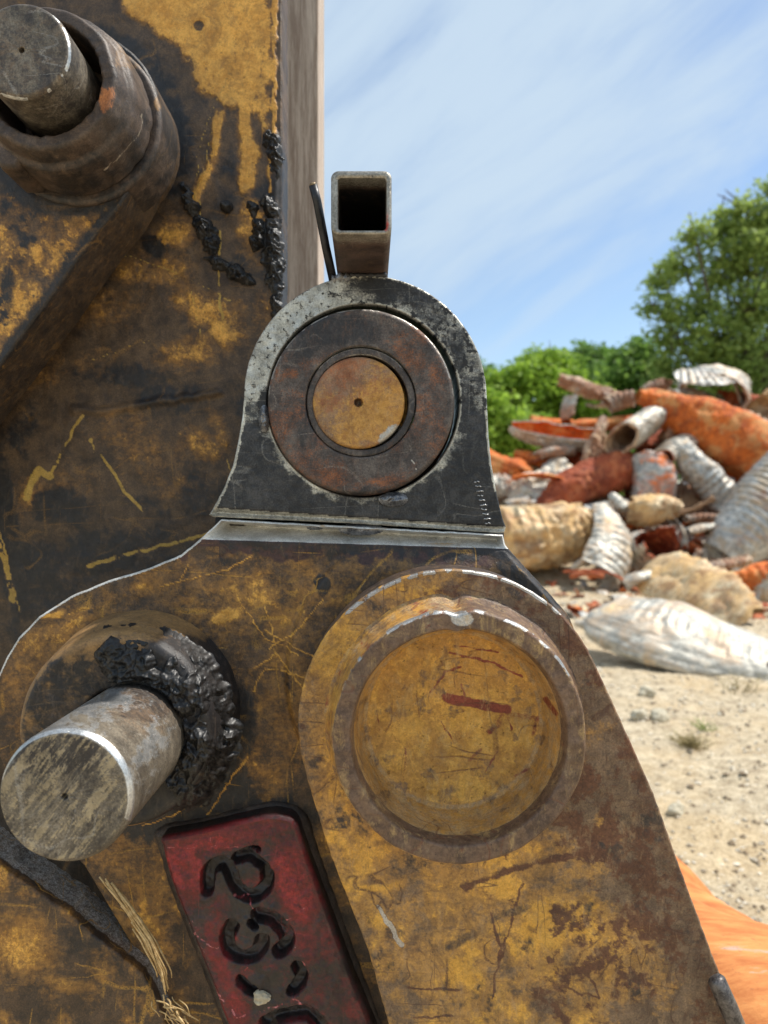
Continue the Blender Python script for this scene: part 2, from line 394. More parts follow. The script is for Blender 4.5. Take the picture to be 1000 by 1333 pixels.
M_pin = worn('dirty_steel_pin', (lin(92, 84, 74), lin(140, 130, 114), .5, .35), [
    ('R', lin(142, 126, 98), lin(172, 154, 122), .7, 0, .9, .45, .6, 60, .3), ('G', lin(44, 40, 40), lin(72, 66, 62), .5, .2, .9, .45, .62, 55, .2),
    ('B', lin(112, 90, 68), lin(146, 118, 90), .6, .1, .9, .35, .7, 60, .2), ('A', lin(170, 172, 172), lin(222, 222, 220), .33, .8, .3, .4, .6, 120, -.2)],
    (lin(190, 186, 178), .3, 40), off=5.0, bump=.45, wash=(.35, .35, 50, lin(58, 52, 48), lin(160, 148, 128)))
M_boss = worn('greasy_brown_boss', (lin(62, 52, 45), lin(96, 80, 68), .5, .1), [
    ('R', lin(128, 98, 62), lin(160, 122, 74), .6, 0, .8, .42, .7, 60, .2), ('B', lin(150, 92, 52), lin(186, 122, 74), .65, 0, .7, .45, .6, 90, .2),
    ('G', BLK1, BLK2, .5, 0, .8, .45, .7, 45, .4), ('A', lin(140, 128, 112), lin(180, 168, 150), .45, .4, .4, .42, .6, 130, 0)],
    (lin(120, 98, 70), .3, 30), off=6.0, bump=.5, wash=(.4, .35, 40, lin(46, 38, 34), lin(124, 108, 94)))
M_red = worn('greasy_red_plate', (lin(44, 34, 34), lin(70, 52, 50), .45, 0), [
    ('R', lin(84, 24, 26), lin(126, 34, 36), .48, 0, .7, .38, .7, 45, .2), ('R', lin(150, 36, 38), lin(180, 56, 58), .45, 0, .7, .9, 1.1, 60, .2),
    ('A', lin(170, 60, 64), lin(214, 140, 140), .5, 0, .5, .42, .6, 160, -.1), ('G', lin(30, 27, 27), lin(52, 46, 44), .4, 0, .7, .45, .66, 60, .5)],
    (lin(150, 60, 60), .35, 40), off=7.0, bump=.5, wash=(.5, .25, 40, lin(40, 24, 26), lin(110, 60, 58)))
def grease_mat():
    b = NB('thick_black_grease'); n = b.noise(120, 6, .65, .5); n2 = b.noise(500, 4, .6)
    c = b.mix(b.rng(n, .4, .65), lin(17, 17, 18), lin(46, 43, 42))
    return b.finish(c, b.rng(n2, .3, .7, .34, .62), 0.0, b.math('ADD', n, b.math('MULTIPLY', n2, .4)), .3, .0012, spec=.5)
M_grease = grease_mat()
def simple(name, c1, c2, rough, metal=0, scale=80, bump=.3, bd=.001, sc3=None, lo=.38, hi=.64):
    b = NB(name); n = b.noise(scale, 7, .65, .3, sc3=sc3); n2 = b.noise(scale*7, 4, .6, sc3=sc3)
    g = b.math('ADD', b.math('MULTIPLY', n, .65), b.math('MULTIPLY', n2, .35))
    return b.finish(b.mix(b.rng(g, lo, hi), c1, c2), b.rng(n2, .3, .7, rough-.1, rough+.1), metal, g, bump, bd)
M_rod = simple('black_rod_steel', lin(26, 27, 30), lin(54, 54, 58), .4, .3, 120)
M_tube = simple('mill_scale_tube', lin(60, 46, 42), lin(104, 84, 76), .5, .3, 70)
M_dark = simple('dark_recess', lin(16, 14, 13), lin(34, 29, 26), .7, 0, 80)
M_wood = simple('weathered_beam_grain', lin(150, 132, 118), lin(206, 192, 178), .8, 0, 210, .4, .001, sc3=(1, 1, .045), lo=.38, hi=.64)
M_cut = simple('flame_cut_edge', lin(40, 40, 43), lin(92, 90, 90), .5, .3, 90)
M_straw = simple('dry_straw', lin(170, 136, 84), lin(222, 192, 140), .7, 0, 200)

# ------------------------------------------------------------------ THE MACHINE: big greasy plate
arm = thing('excavator_arm', 'tall greasy yellow steel side plate filling the left behind the links', 'machine arm', P3(180, 1400, .75))
def f_back(x, y, sd):
    xw, yw = warp(x, y, 9, 34, 5); xs, ys = warp(x, y, 3, 10, 8)
    big = fbm(x/90, y/90, 0, 2, 4)
    P, _, _ = poly_sd(xw, yw, [(120, -60), (358, -60), (358, 172), (338, 182), (322, 158), (296, 150), (276, 142), (256, 128), (246, 100), (232, 72), (205, 48), (160, 22)])
    P = P.reshape(x.shape)
    R = .95*sst(8, -18, P+rf(x, y, 22, 321, 22)+rf(x, y*.12, 7, 322, 14)*sst(60, 150, y))
    R = np.maximum(R, stroke(xs, ys, [(287, 148), (281, 190), (270, 225), (254, 262)], 8, .9, .92))
    R = np.maximum(R, stroke(xs, ys, [(318, 150), (324, 200), (320, 240)], 13, .8, .92))
    R = np.maximum(R, stroke(xs, ys, [(352, 186), (351, 250)], 4, .8, .85))
    R = R+rf(x, y*.3, 9, 330, .8)*stroke(x, y, [(285, 150), (270, 240)], 26, .6)+rf(x, y*.3, 9, 331, .8)*stroke(x, y, [(320, 150), (320, 260)], 26, .6)
    R = np.maximum(R, stroke(xs, ys, [(358, 0), (357, 180)], 4, .4, .9))
    for a in [(225, 300, 34, 22, -20, .55), (190, 350, 60, 30, 10, .5), (262, 400, 50, 26, 25, .5), (150, 400, 55, 34, 0, .42), (300, 430, 30, 40, 0, .48), (235, 460, 60, 22, -10, .45), (60, 470, 40, 40, 0, .34),
              (130, 470, 40, 30, 0, .3), (260, 575, 30, 22, 40, .42), (285, 560, 12, 36, -25, .45), (160, 560, 60, 30, 0, .26), (100, 620, 60, 30, 0, .30), (200, 610, 60, 40, 0, .28), (45, 640, 34, 30, 0, .3), (330, 300, 20, 60, 0, .40), (345, 420, 14, 50, 0, .42)]:
        R = np.maximum(R, blob(xw, yw, *a[:4], rot=a[4], soft=.7, v=a[5]+.18))
    R = R+(big-.5)*.3+rf(x, y, 40, 323, 1.1)*sst(.02, .3, R)*(1.4-R)+rf(x, y*.15, 6, 325, .45)*sst(.6, .9, R)
    R = R*(1-.9*blob(xs, ys, 258, 35, 6, 5, soft=.5))
    A = 0*x
    for p, w in [([(108, 540), (95, 560), (82, 588), (63, 620)], 2.6), ([(66, 620), (50, 612), (40, 632), (34, 648)], 6), ([(117, 572), (124, 586)], 3), ([(131, 592), (150, 618), (162, 640), (186, 666)], 2.6), ([(115, 737), (150, 726), (205, 712), (280, 693)], 3),
                 ([(-6, 700), (6, 730), (14, 765), (16, 782)], 4), ([(112, 318), (180, 338), (240, 358), (300, 392)], .9), ([(262, 300), (256, 200), (300, 90)], .7), ([(286, 300), (284, 360), (290, 420)], 2.2), ([(278, 170), (252, 262)], .8), ([(250, 380), (262, 440)], 1), ([(120, 470), (200, 440)], .7),
                 ([(0, 690), (26, 800)], 1.1), ([(296, 600), (310, 640)], 1.5)]:
        A = np.maximum(A, stroke(xs, ys, p, w*.85, .8, .8)*sst(-.15, .35, .35+rf(x, y, 14, 329, 2.2)))
    G = .18+0*x
    G = np.maximum(G, .75*sst(150, 120, np.hypot(x-100, y-155))*(y < 300))
    for a in [(222, 150, 22, 90, -14, .95), (228, 215, 26, 50, 10, .85), (170, 270, 40, 30, -40, .8), (240, 250, 25, 26, 0, .6), (295, 250, 20, 60, 0, .5), (345, 300, 22, 70, 0, .75), (160, 490, 70, 20, 0, .62), (80, 660, 40, 34, 0, .78), (190, 660, 30, 20, 0, .6), (30, 560, 22, 60, 10, .6),
              (40, 760, 60, 60, 0, .8), (140, 720, 120, 40, -8, .72), (230, 735, 80, 24, -14, .7), (10, 700, 16, 130, -6, .95), (250, 340, 24, 26, 0, .45), (228, 520, 60, 26, 0, .55), (60, 1140, 160, 110, 20, 1.3), (270, 640, 50, 40, 0, .5), (310, 350, 30, 24, 0, .6), (205, 318, 18, 16, 0, .8), (310, 520, 30, 60, 0, .45)]:  # lowest blob paints the shaded gap below the pin black
        G = np.maximum(G, blob(xw, yw, *a[:4], rot=a[4], soft=.6, v=a[5]))
    G = np.maximum(G, .8*sst(358, 364, x)*sst(110, 200, y))
    G = G+rf(x, y, 40, 327, 1.5)
    G = np.where(A > .3, 0, G*(1-.85*sst(.55, .9, R)))
    return dict(R=R, A=A, G=G)
def d_back(x, y, s):
    h = (fbm(x/26, y/26, 0, 9, 4)-.5)*.0025+(fbm(x/5, y/5, 0, 19, 3)-.5)*.0007
    xs, ys = warp(x, y, 4, 16, 7)
    h += stroke(xs, ys, [(98, 534), (130, 536), (200, 524), (282, 512)], 4.5, .9, .004)
    h += stroke(xs, ys, [(64, 618), (100, 548)], 4, .9, -.0006)+stroke(xs, ys, [(360, 180), (362, 400)], 7, .8, .003)
    h += .0012*sst(.5, .8, f_back(x, y, s)['R'])
    return h
bo = [(-260, -420), (366, -420), (367, 0), (367, 395), (366, 800), (366, 1600), (-260, 1600)]
plate('side_plate', bo, .75, .045, 2.2, M_back, arm, f_back, d_back, bevel=2, jit=.8, seed=3)
def lumps(spec, s0, rough=1.0):
    def h(X, Y):
        xw, yw = warp(X, Y, 8, 10, s0); m = -.25+0*X
        for cx, cy, rx, ry, rot, v in spec: m = np.maximum(m, blob(xw, yw, cx, cy, rx, ry, rot, .75, 1.0)*v-.25)
        rid = 1-np.abs(fbm(X/8, Y/8, 0, s0+4, 4)-.5)*5
        fine = 1-np.abs(fbm(X/3.4, Y/3.4, 0, s0+9, 2)-.5)*4
        return np.where(m > 0, m*(.004+rough*.0075*np.clip(rid, 0, 1)+rough*.0022*fine), m*.01)
    return h
for bb, sp_, s0 in [((222, 225, 350, 385), [(247, 262, 5, 18, -22, 1), (268, 298, 8, 14, -45, 1.2), (276, 318, 9, 9, 0, 1.2), (290, 345, 20, 6, 25, .9), (312, 357, 16, 7, 30, 1.2), (262, 288, 4, 5, 0, .8)], 60),
                    ((318, 165, 372, 300), [(350, 180, 8, 6, 0, 1), (358, 200, 6, 22, 0, 1.1), (352, 268, 7, 13, -20, 1.1), (330, 270, 6, 9, 0, .8), (296, 270, 6, 6, 0, .8)], 70),
                    ((322, 285, 374, 430), [(337, 296, 6, 12, 10, 1.2), (334, 314, 7, 8, 0, 1.2), (356, 330, 11, 44, 0, 1.0), (360, 395, 7, 20, 0, .8)], 80),
                    ((288, 258, 304, 282), [(296, 270, 6, 7, 0, 1.1)], 85)]:
    patch('grease_lump', bb, .7475, 1.1, lumps(sp_, s0, .9), M_grease, arm)

# upright beam behind the plate
beam = plate('beam', [(300, -620), (420, -620), (420, 1330), (300, 1330)], 1.0, .09, 15, M_wood, None, back=True, bevel=2)
# move: its right-hand edge stands at x=415 in the picture
for p_ in beam.data.polygons: p_.use_smooth = False
dx = (415-420)/F*1.0
beam.location.x += dx
tag(beam, 'pale weathered upright beam with vertical grain behind the edge of the greasy plate', 'beam')

# ------------------------------------------------------------------ upper link with its bosses and pin
ulink = thing('link_arm', 'mottled ochre link arm running down from the pin boss at top left', 'link arm', P3(-60, 700, .655))
def f_ul(x, y, sd):
    xw, yw = warp(x, y, 8, 26, 15)
    R = .68+(fbm(x/40, y/40, 0, 4, 4)-.5)*.5+rf(x, y, 30, 331, 1.2)
    G = np.maximum(.98*sst(168, 122, np.hypot(x-88, y-140)), .25+rf(x, y, 30, 333, 2.6))
    G = np.maximum(G, .8*sst(-22, -2, sd))
    G = np.where(sd > 1, .55, G); R = np.where(sd > 1, .35, R)
    G = np.maximum(G, blob(xw, yw, 10, 380, 14, 40, 0, .6, .7))
    return dict(R=R, G=G, A=0*x)
ul = arc(95, 150, 113, -100, 42, 30)+[(172, 240), (156, 268), (125, 304), (60, 396), (0, 476), (-200, 740), (-420, 560), (-300, 200), (-60, 0)]
plate('plate', ul, .655, .066, 2.4, M_back, ulink, f_ul, lambda x, y, s: (fbm(x/20, y/20, 0, 3, 4)-.5)*.002, bevel=3, jit=.7, seed=5)
def f_boss(x, y, sd):
    xw, yw = warp(x, y, 6, 18, 25)
    R = .15+blob(xw, yw, 200, 70, 9, 6, 0, .4, .8)+blob(xw, yw, 205, 136, 5, 9, 0, .4, .8)+.35*(y < 90)*(x > 150)
    B = (blob(xw, yw, 138, 130, 10, 20, 25, .9, .8)*(1+rf(x, y, 12, 372, 2.0)))+blob(xw, yw, 120, 12, 18, 8, 40, .5, .6)
    G = .3+rf(x, y, 30, 363, 1.4)+.25*sst(120, 230, y)+blob(xw, yw, 225, 150, 14, 80, -12, .5, .7)
    A = stroke(xw, yw, [(186, 150), (180, 175), (160, 200), (135, 222)], 1.2, .5, .6)
    return dict(R=R, B=B, G=G, A=A)
def chip(seed, ra, da):
    def j(th, r, d):
        n = fbm(np.cos(th)*5+9, np.sin(th)*5+9, r*.02, seed, 4)-.5; m = fbm(np.cos(th)*14+9, np.sin(th)*14+9, r*.05, seed+9, 3)-.5
        return r+ra*(n*2+m), d+da*(n+m)
    return j
k_ = .655
cx0, cy0 = 500+(28-500)*.55/.655, 666.5+(65-666.5)*.55/.655       # axis at the boss plane
lathe('boss', cx0, cy0, .655, [(30, .650), (104, .650), (108, .6525), (109, .70)], M_boss, ulink, f_boss, jit=chip(3, 1.0, .001))
col = lathe('collar', 500+(28-500)*.55/.585, 666.5+(65-666.5)*.55/.585, .585, [(75, .66), (75, .588), (77, .585), (90, .585), (93, .5865), (96, .592), (99, .601), (106, .6045), (108, .609), (109, .648)], M_boss, ulink, f_boss, jit=chip(5, 2.2, .002))
lathe('bolt_head', 24, 212, .62, [(.1, .602), (17, .603), (21, .607), (22, .65)], M_boss, ulink, f_boss, seg=6)
up = thing('steel_pin', 'worn brown steel pin end with a centre dimple inside the collar at top left', 'pin', P3(28, 128, .56), 'steel pins')
def f_up(x, y, sd):
    xw, yw = warp(x, y, 5, 14, 35); r = sd
    A = .75*sst(58, 61.5, r)*sst(63, 62.8, r)*(fbm(x/14, y/14, 0, 5, 3) > .42)*(y > 20)
    return dict(R=.12+.3*(fbm(xw/22, yw/22, 0, 6, 3)-.2)*(r > 62.8), G=.52+.3*(fbm(xw/20, yw/20, 0, 7, 3)-.5), B=.35*(r < 63)+0*x, A=A)
lathe('body', 28, 65, .55, [(.2, .5545), (3, .5545), (4, .5502), (20, .5498), (58, .55), (61.5, .5515), (63, .554), (63, .70)], M_pin, up, f_up, seg=200, jit=chip(8, .5, .0006), sub=1.6)

# ------------------------------------------------------------------ ear bracket (the plate the eye is being welded to)
ear = thing('ear_bracket', 'ochre scratched steel bracket plate with a round boss, below the welded eye', 'bracket', P3(300, 1500, .61))
ear_o = [(262, 700), (288, 676), (470, 686), (655, 696), (658, 710), (690, 745), (740, 800), (780, 900), (800, 1100), (900, 1450), (560, 1560), (300, 1560), (215, 1333), (183, 1250), (110, 1128), (60, 1075), (10, 1010), (-20, 940), (-4, 884), (8, 856), (24, 830), (50, 803), (92, 776), (140, 756), (190, 741), (236, 722)]
def f_ear(x, y, sd):
    xw, yw = warp(x, y, 9, 28, 45); xs, ys = warp(x, y, 3, 12, 48)
    top = 702+(x-262)*.031
    R = .38+(fbm(x/60, y/60, 0, 40, 4)-.5)*.55+rf(x, y, 48, 311, 1.5)
    for a in [(295, 800, 26, 16, -15, .95), (320, 770, 60, 26, 10, .75), (385, 790, 34, 60, 20, .72), (70, 800, 18, 5, -8, .95), (90, 820, 60, 24, -30, .62), (370, 870, 40, 40, 0, .6), (160, 1120, 50, 34, 0, .66), (195, 765, 34, 10, -10, .8), (40, 850, 26, 40, 20, .6), (400, 740, 30, 20, 0, .6), (340, 1000, 30, 60, -10, .5)]:
        R = np.maximum(R, blob(xw, yw, *a[:4], rot=a[4], soft=.8, v=a[5])+rf(x, y, 26, 313, 1.3)*blob(xw, yw, *a[:4], rot=a[4], soft=.8))
    B = .95*sst(34, 10, y-top+(fbm(x/14, y/14, 0, 41, 3)-.5)*30)
    B = np.where((x > 245) & (x < 285) & (y > 712), B*.2, B)
    G = .15+.5*sst(26, 4, y-top+(fbm(x/10, y/10, 0, 43, 3)-.5)*26)*(x > 285)
    for a in [(245, 1040, 90, 50, -20, 1.0), (300, 950, 34, 70, 0, .85), (255, 860, 50, 30, 20, .6), (350, 1060, 70, 18, 0, .8), (380, 900, 14, 50, 0, .35), (423, 760, 10, 16, 0, .9), (690, 745, 60, 30, 40, 1.2), (640, 715, 50, 12, 10, .9), (415, 1200, 20, 130, -20, .55), (160, 1060, 60, 30, 0, .7), (300, 735, 70, 8, 0, .4), (55, 1060, 60, 60, 0, 1.2), (100, 1120, 20, 20, 0, .7)]:
        G = np.maximum(G, blob(xw, yw, *a[:4], rot=a[4], soft=.55, v=a[5]))
    A = .98*sst(1.5, -1.5, y-top)+0*x
    A = np.maximum(A, .6*sst(-3, -.5, sd)*(sd < 1)*((x < 262) & (y < 900)))
    G = G+rf(x, y, 40, 315, 1.5)*sst(4, 12, y-top)
    G = np.where(A > .5, 0, G)
    sc_ = 0*x
    for p, w in [([(350, 845), (385, 822), (420, 780)], 1.2), ([(330, 870), (360, 850), (400, 900)], 1.1), ([(330, 900), (345, 870), (400, 880)], 1.2), ([(205, 765), (300, 740), (330, 722)], 1.0), ([(120, 790), (90, 800)], .8),
                 ([(345, 820), (420, 860)], 1.1), ([(270, 1060), (322, 985)], 1.2), ([(185, 1075), (225, 1062), (250, 1045)], 1.2), ([(235, 756), (245, 735)], 1), ([(310, 780), (345, 830), (390, 850)], .9), ([(345, 790), (360, 840)], .9), ([(160, 1175), (180, 1210)], 1)]:
        sc_ = np.maximum(sc_, stroke(xs, ys, p, w, .5, 1))
    R = np.maximum(R, sc_*.99); G = G*(1-sc_); B = B*(1-sc_)
    wall = sd > 1
    R = np.where(wall, .3, R); G = np.where(wall & (y > 730), .6, G)
    return dict(R=R, G=G, B=B, A=A)
def d_ear(x, y, s):
    top = 702+(x-262)*.031
    ch = np.where(y < top, -(top-y)*.0015, 0)
    h = (fbm(x/30, y/30, 0, 49, 4)-.5)*.002+(fbm(x/5, y/5, 0, 50, 3)-.5)*.0006
    r = np.hypot(x-575, y-880); h = h+.006*sst(206, 196, r)*sst(712, 745, y)
    return np.where(y < top+2, ch, h)
plate('plate', ear_o, .61, .05, 1.9, M_ear, ear, f_ear, d_ear, bevel=2, jit=.6, seed=11)
def f_eb(x, y, sd):
    xw, yw = warp(x, y, 7, 22, 55); r = np.hypot(x-157, y-946)
    R = .38+.5*sst(250, 120, x)*sst(900, 830, y)+.45*sst(120, 40, x)*sst(1010, 930, y)
    R = R+rf(x, y, 26, 361, 1.2)
    G = .3+rf(x, y, 26, 362, 1.2)+.7*sst(180, 250, x)*sst(820, 870, y)+.7*sst(960, 1010, y)*sst(60, 130, x)+.35*sst(850, 870, y)
    A = .62*sst(118, 121, sd)*sst(127, 124, sd)*sst(230, 140, x)*sst(1010, 900, y)*sst(-.2, .3, rf(x, y, 18, 364, 2)+.2)
    R = np.where(sd > 123, R+.55, R); G = np.where((sd > 123) & (x < 235), G*.25, G)  # outer wall lightened in the paint to show light falling on it
    G = np.maximum(G, .75*sst(96, 70, np.hypot(x-176, y-955))); G = np.maximum(G, 1.0*sst(160, 215, x+rf(x, y, 30, 365, 24))*sst(800, 850, y))
    R = np.maximum(R, A*1.6); G = G*(1-A)
    return dict(R=R, G=G, B=0*x, A=A*.6)
lathe('boss', 157, 946, .565, [(52, .575), (52, .559), (56, .558), (114, .553), (121, .5545), (126, .560), (138, .598), (146, .625)], M_boss, ear, f_eb, jit=chip(15, 1.6, .0016), seg=220)
def h_grease(X, Y):
    xw, yw = warp(X, Y, 9, 22, 66)
    r = np.hypot(X-176, Y-950); a = np.degrees(np.arctan2(Y-950, X-176))
    ring = sst(62, 74, r)*sst(148+30*(fbm(X/22, Y/22, 0, 3, 4)-.5), 96, np.hypot(xw-172, yw-950))
    m = ring*sst(-128, -96, a)*sst(72, 38, a)
    m = m*sst(-.1, .4, fbm(X/17, Y/17, 0, 63, 4)+.35*ring-.1)
    big_ = fbm(X/24, Y/24, 0, 64, 3); lump = 1-np.abs(fbm(xw/15, yw/15, 2, 66, 2)-.5)*3.6; fine = fbm(X/7, Y/7, 0, 68, 2)-.5
    return np.where(m > .02, sst(0, .5, m)*(.0062+.0060*sst(.3, .7, big_)+.0036*np.clip(lump, -.1, 1)+.0034*fine+.0022*(fbm(X/3, Y/3, 0, 69, 2)-.5))-.0010, -.01)
patch('grease_smear', (95, 790, 330, 1080), lambda x, y: .5605+.022*sst(112, 150, np.hypot(x-155, y-946)), 1.15, h_grease, M_grease, ear)
# weld fillet around the red plate
# ------------------------------------------------------------------ red plate with sunk characters
red = thing('marker_plate', 'greasy red plate with large cut-out curved characters, at the bottom centre left', 'plate', P3(350, 1500, .595))
S1 = [[(221+0, 1156)], ]
def z7(p): return (170+p[0]*.31, 1030+p[1]*.31)
glyphs = [([(322, 415), (322, 350), (345, 312), (385, 300), (412, 325), (430, 375), (455, 420), (500, 445), (550, 430), (578, 385), (572, 345)], 8.0),
          ([(445, 285), (500, 270), (545, 300), (566, 318)], 6.0), ([(445, 270), (500, 240), (535, 245)], 3.5),
          ([(425, 570), (402, 610), (405, 660), (440, 695), (500, 700), (545, 672), (550, 630)], 8.5), ([(538, 520), (590, 532), (635, 570), (662, 620), (655, 650), (625, 675)], 8.5), ([(505, 555), (520, 568)], 4.5),
          ([(462, 798), (485, 822), (512, 842)], 6.5), ([(700, 738), (722, 770), (712, 810), (680, 840)], 7.0),
          ([(575, 975), (620, 950), (690, 935), (750, 935), (785, 965)], 9), ([(800, 985), (830, 1040), (800, 1080)], 8), ([(600, 1010), (640, 1060), (700, 1070)], 8)]
glyphs = [([z7(q) for q in chaikin(p, 2, False)], w*1.0) for p, w in glyphs]
def gl(x, y):
    xs, ys = warp(x, y, 1.6, 9, 75); g = 0*x
    for p, w in glyphs: g = np.maximum(g, stroke(xs, ys, p, w, .3, 1))
    return g
def f_red(x, y, sd):
    xw, yw = warp(x, y, 7, 20, 77); xs, ys = warp(x, y, 4, 10, 79)
    R = .48+0*x
    R = R+rf(x, y, 24, 351, 1.2)
    for a in [(240, 1130, 28, 44, -20, 1.15), (385, 1150, 30, 60, -15, 1.1), (300, 1085, 90, 18, -8, .85), (400, 1230, 20, 30, 0, .7), (285, 1250, 14, 60, -20, .75), (270, 1100, 50, 12, -8, 1.1), (310, 1310, 20, 30, 0, .9)]:
        R = np.maximum(R, blob(xw, yw, *a[:4], rot=a[4], soft=.6, v=a[5]))
    R = np.where(sd > 1, .25, R)
    A = 0*x
    for p, w in [([(243, 1195), (248, 1215), (268, 1228), (280, 1235)], 1.8), ([(255, 1208), (268, 1203), (273, 1190)], 1.2), ([(280, 1237), (288, 1225)], 1.5), ([(305, 1167), (325, 1175), (335, 1186)], 1.6), ([(372, 1198), (397, 1181)], 1.6), ([(382, 1230), (392, 1245), (397, 1256)], 2), ([(270, 1080), (275, 1098)], 1),
                 ([(255, 1240), (262, 1255)], 2.2), ([(285, 1295), (310, 1325), (350, 1315), (370, 1305)], 2.2), ([(250, 1200), (272, 1260), (290, 1310)], 1.5), ([(215, 1105), (300, 1103), (325, 1098)], 1.4), ([(320, 1265), (325, 1258)], 1.5), ([(380, 1300), (395, 1312)], 4)]:
        A = np.maximum(A, stroke(xs, ys, p, w*.8, .8, .62)*sst(-.3, .5, .25+rf(x, y, 12, 354, 2.4)))
    G = .34+0*x
    for a in [(305, 1130, 40, 26, -20, .7), (330, 1200, 34, 60, -20, .75), (355, 1290, 50, 50, 0, .72), (420, 1290, 40, 60, -10, .55), (340, 1240, 60, 40, 0, .6)]:
        G = np.maximum(G, blob(xw, yw, *a[:4], rot=a[4], soft=.6, v=a[5]))
    G = G+rf(x, y, 22, 353, 1.3)*.6
    G = np.maximum(G, gl(x, y)*1.0); G = np.maximum(G, .95*(sd > 1.5)); G = G*(1-.9*(A > .4))
    return dict(R=R, G=G, A=A, B=0*x)
red_o = chaikin([(206, 1092), (212, 1104), (222, 1150), (262, 1245), (300, 1345), (360, 1500), (545, 1480), (468, 1298), (432, 1200), (395, 1100), (386, 1068), (362, 1060), (330, 1064), (250, 1084), (222, 1088)], 2)
plate('face', red_o, .588, .024, 1.25, M_red, red, f_red, lambda x, y, s: -.0105*gl(x, y)+(fbm(x/16, y/16, 0, 71, 4)-.5)*.0035+(fbm(x/4, y/4, 0, 72, 2)-.5)*.0007, bevel=5, jit=.8, seed=21)
fil_o = chaikin([(196, 1086), (205, 1110), (216, 1155), (255, 1250), (292, 1350), (350, 1505), (560, 1500), (482, 1298), (446, 1200), (410, 1100), (400, 1058), (366, 1044), (328, 1049), (248, 1072), (214, 1074)], 2)
plate('weld_seam', fil_o, .6045, .012, 2.5, M_boss, red, lambda x, y, s: dict(R=.1+0*x, G=.55+0*x, B=0*x, A=.1+0*x), lambda x, y, s: (fbm(x/14, y/14, 0, 74, 4)-.5)*.003, bevel=9, jit=1.5, seed=22)

# chip of pale stone lodged in the red plate
def rock(cx, cy, D, r, seed, mat, name='stone', parent=None, squash=(1, 1, .8), noise_amp=.5, sub=3):
    import bmesh
    bm = bmesh.new(); bmesh.ops.create_icosphere(bm, subdivisions=sub, radius=1)
    V = np.array([v.co[:] for v in bm.verts]); Fc = [tuple(v.index for v in f.verts) for f in bm.faces]; bm.free()
    n = fbm(V[:, 0]*1.3+seed*3.1+20, V[:, 1]*1.3+20, V[:, 2]*1.3+20, seed, 4)
    V = V*(1+(n-.5)*2*noise_amp)[:, None]*np.array(squash)*r
    V = V+(P3(cx, cy, D) if D is not None else np.array([cx[0], cx[1], cx[2]]))
    return mesh(name, V, Fc, mat, parent, None, smooth=False)
M_stone = simple('pale_stone', lin(160, 148, 124), lin(206, 196, 172), .8, 0, 40)
tag(rock(342, 1298, .588, .0062, 4, M_stone, 'stone_chip', squash=(1.3, .7, .9)), 'small pale stone chip stuck in grease on the red plate', 'stone')

# ------------------------------------------------------------------ lower-left plate with a flame-cut edge
cutp = thing('cut_plate', 'brown and yellow plate with a ragged dark flame-cut edge in the bottom left corner', 'plate', P3(80, 1500, .6))
def f_cut(x, y, sd):
    xw, yw = warp(x, y, 8, 26, 85)
    R = .42+(fbm(x/30, y/30, 0, 87, 4)-.5)*.5+rf(x, y, 34, 335, 1.8)
    R = np.maximum(R, blob(xw, yw, 30, 1230, 50, 50, 20, .7, .8)); R = np.maximum(R, blob(xw, yw, 90, 1280, 40, 12, 10, .7, .72))
    G = .25+.3*blob(xw, yw, 110, 1230, 50, 40, 30)
    G = np.where(sd > 1, .1, G); return dict(R=np.where(sd > 1, .1, R), G=G, A=np.where(sd > 1, .455, 0), B=0*x)
ce = [(-120, 1010), (-60, 1080), (0, 1128), (30, 1148), (60, 1168), (90, 1190), (120, 1216), (150, 1240), (172, 1256), (186, 1268), (200, 1290), (240, 1400), (300, 1560), (-200, 1560)]
plate('face', ce, .590, .04, 2.0, M_ear, cutp, f_cut, lambda x, y, s: (fbm(x/18, y/18, 0, 88, 4)-.5)*.002, bevel=2.5, jit=2.6, seed=24)

# straw caught between the plates
def straw(name, axis, n, spread, D, rpx, seed, label, cat='straw', out=.01):
    rnd = np.random.RandomState(seed); A = np.array(axis, float); paths = []
    for i in range(n):
        t0 = rnd.uniform(0, .55); t1 = min(1, t0+rnd.uniform(.25, .6)); ts = np.linspace(t0, t1, 9)*(len(A)-1)
        x = np.interp(ts, range(len(A)), A[:, 0]); y = np.interp(ts, range(len(A)), A[:, 1])
        o = rnd.normal(0, spread, 2); dr = rnd.normal(0, spread*.5, 2); u = np.linspace(-1, 1, 9)
        x = x+o[0]+dr[0]*u+np.sin(u*3+i)*spread*.25; y = y+o[1]*.5+dr[1]*u
        d = D-.002-rnd.uniform(0, out)-.002*np.cos(u*2)
        paths.append((np.array([P3(a, b, c) for a, b, c in zip(x, y, d)]), np.full(9, rpx*rnd.uniform(.6, 1.2)/F*D)*np.linspace(1, .55, 9)))
    V, Fc = tube_mesh(paths, 5); o = mesh(name, V, Fc, M_straw, None, origin=P3(A[-1, 0], A[-1, 1], D)); tag(o, label, cat); return o
straw('straw_tuft', [(135, 1140), (165, 1180), (195, 1225), (212, 1265), (216, 1290)], 46, 3.6, .589, 1.5, 3, 'tuft of dry straw caught beside the cut plate, left of the red plate')
straw('straw_tuft', [(208, 1300), (225, 1318), (250, 1345)], 22, 9, .588, 1.2, 7, 'small tangle of straw at the bottom edge of the photo beside the red plate')

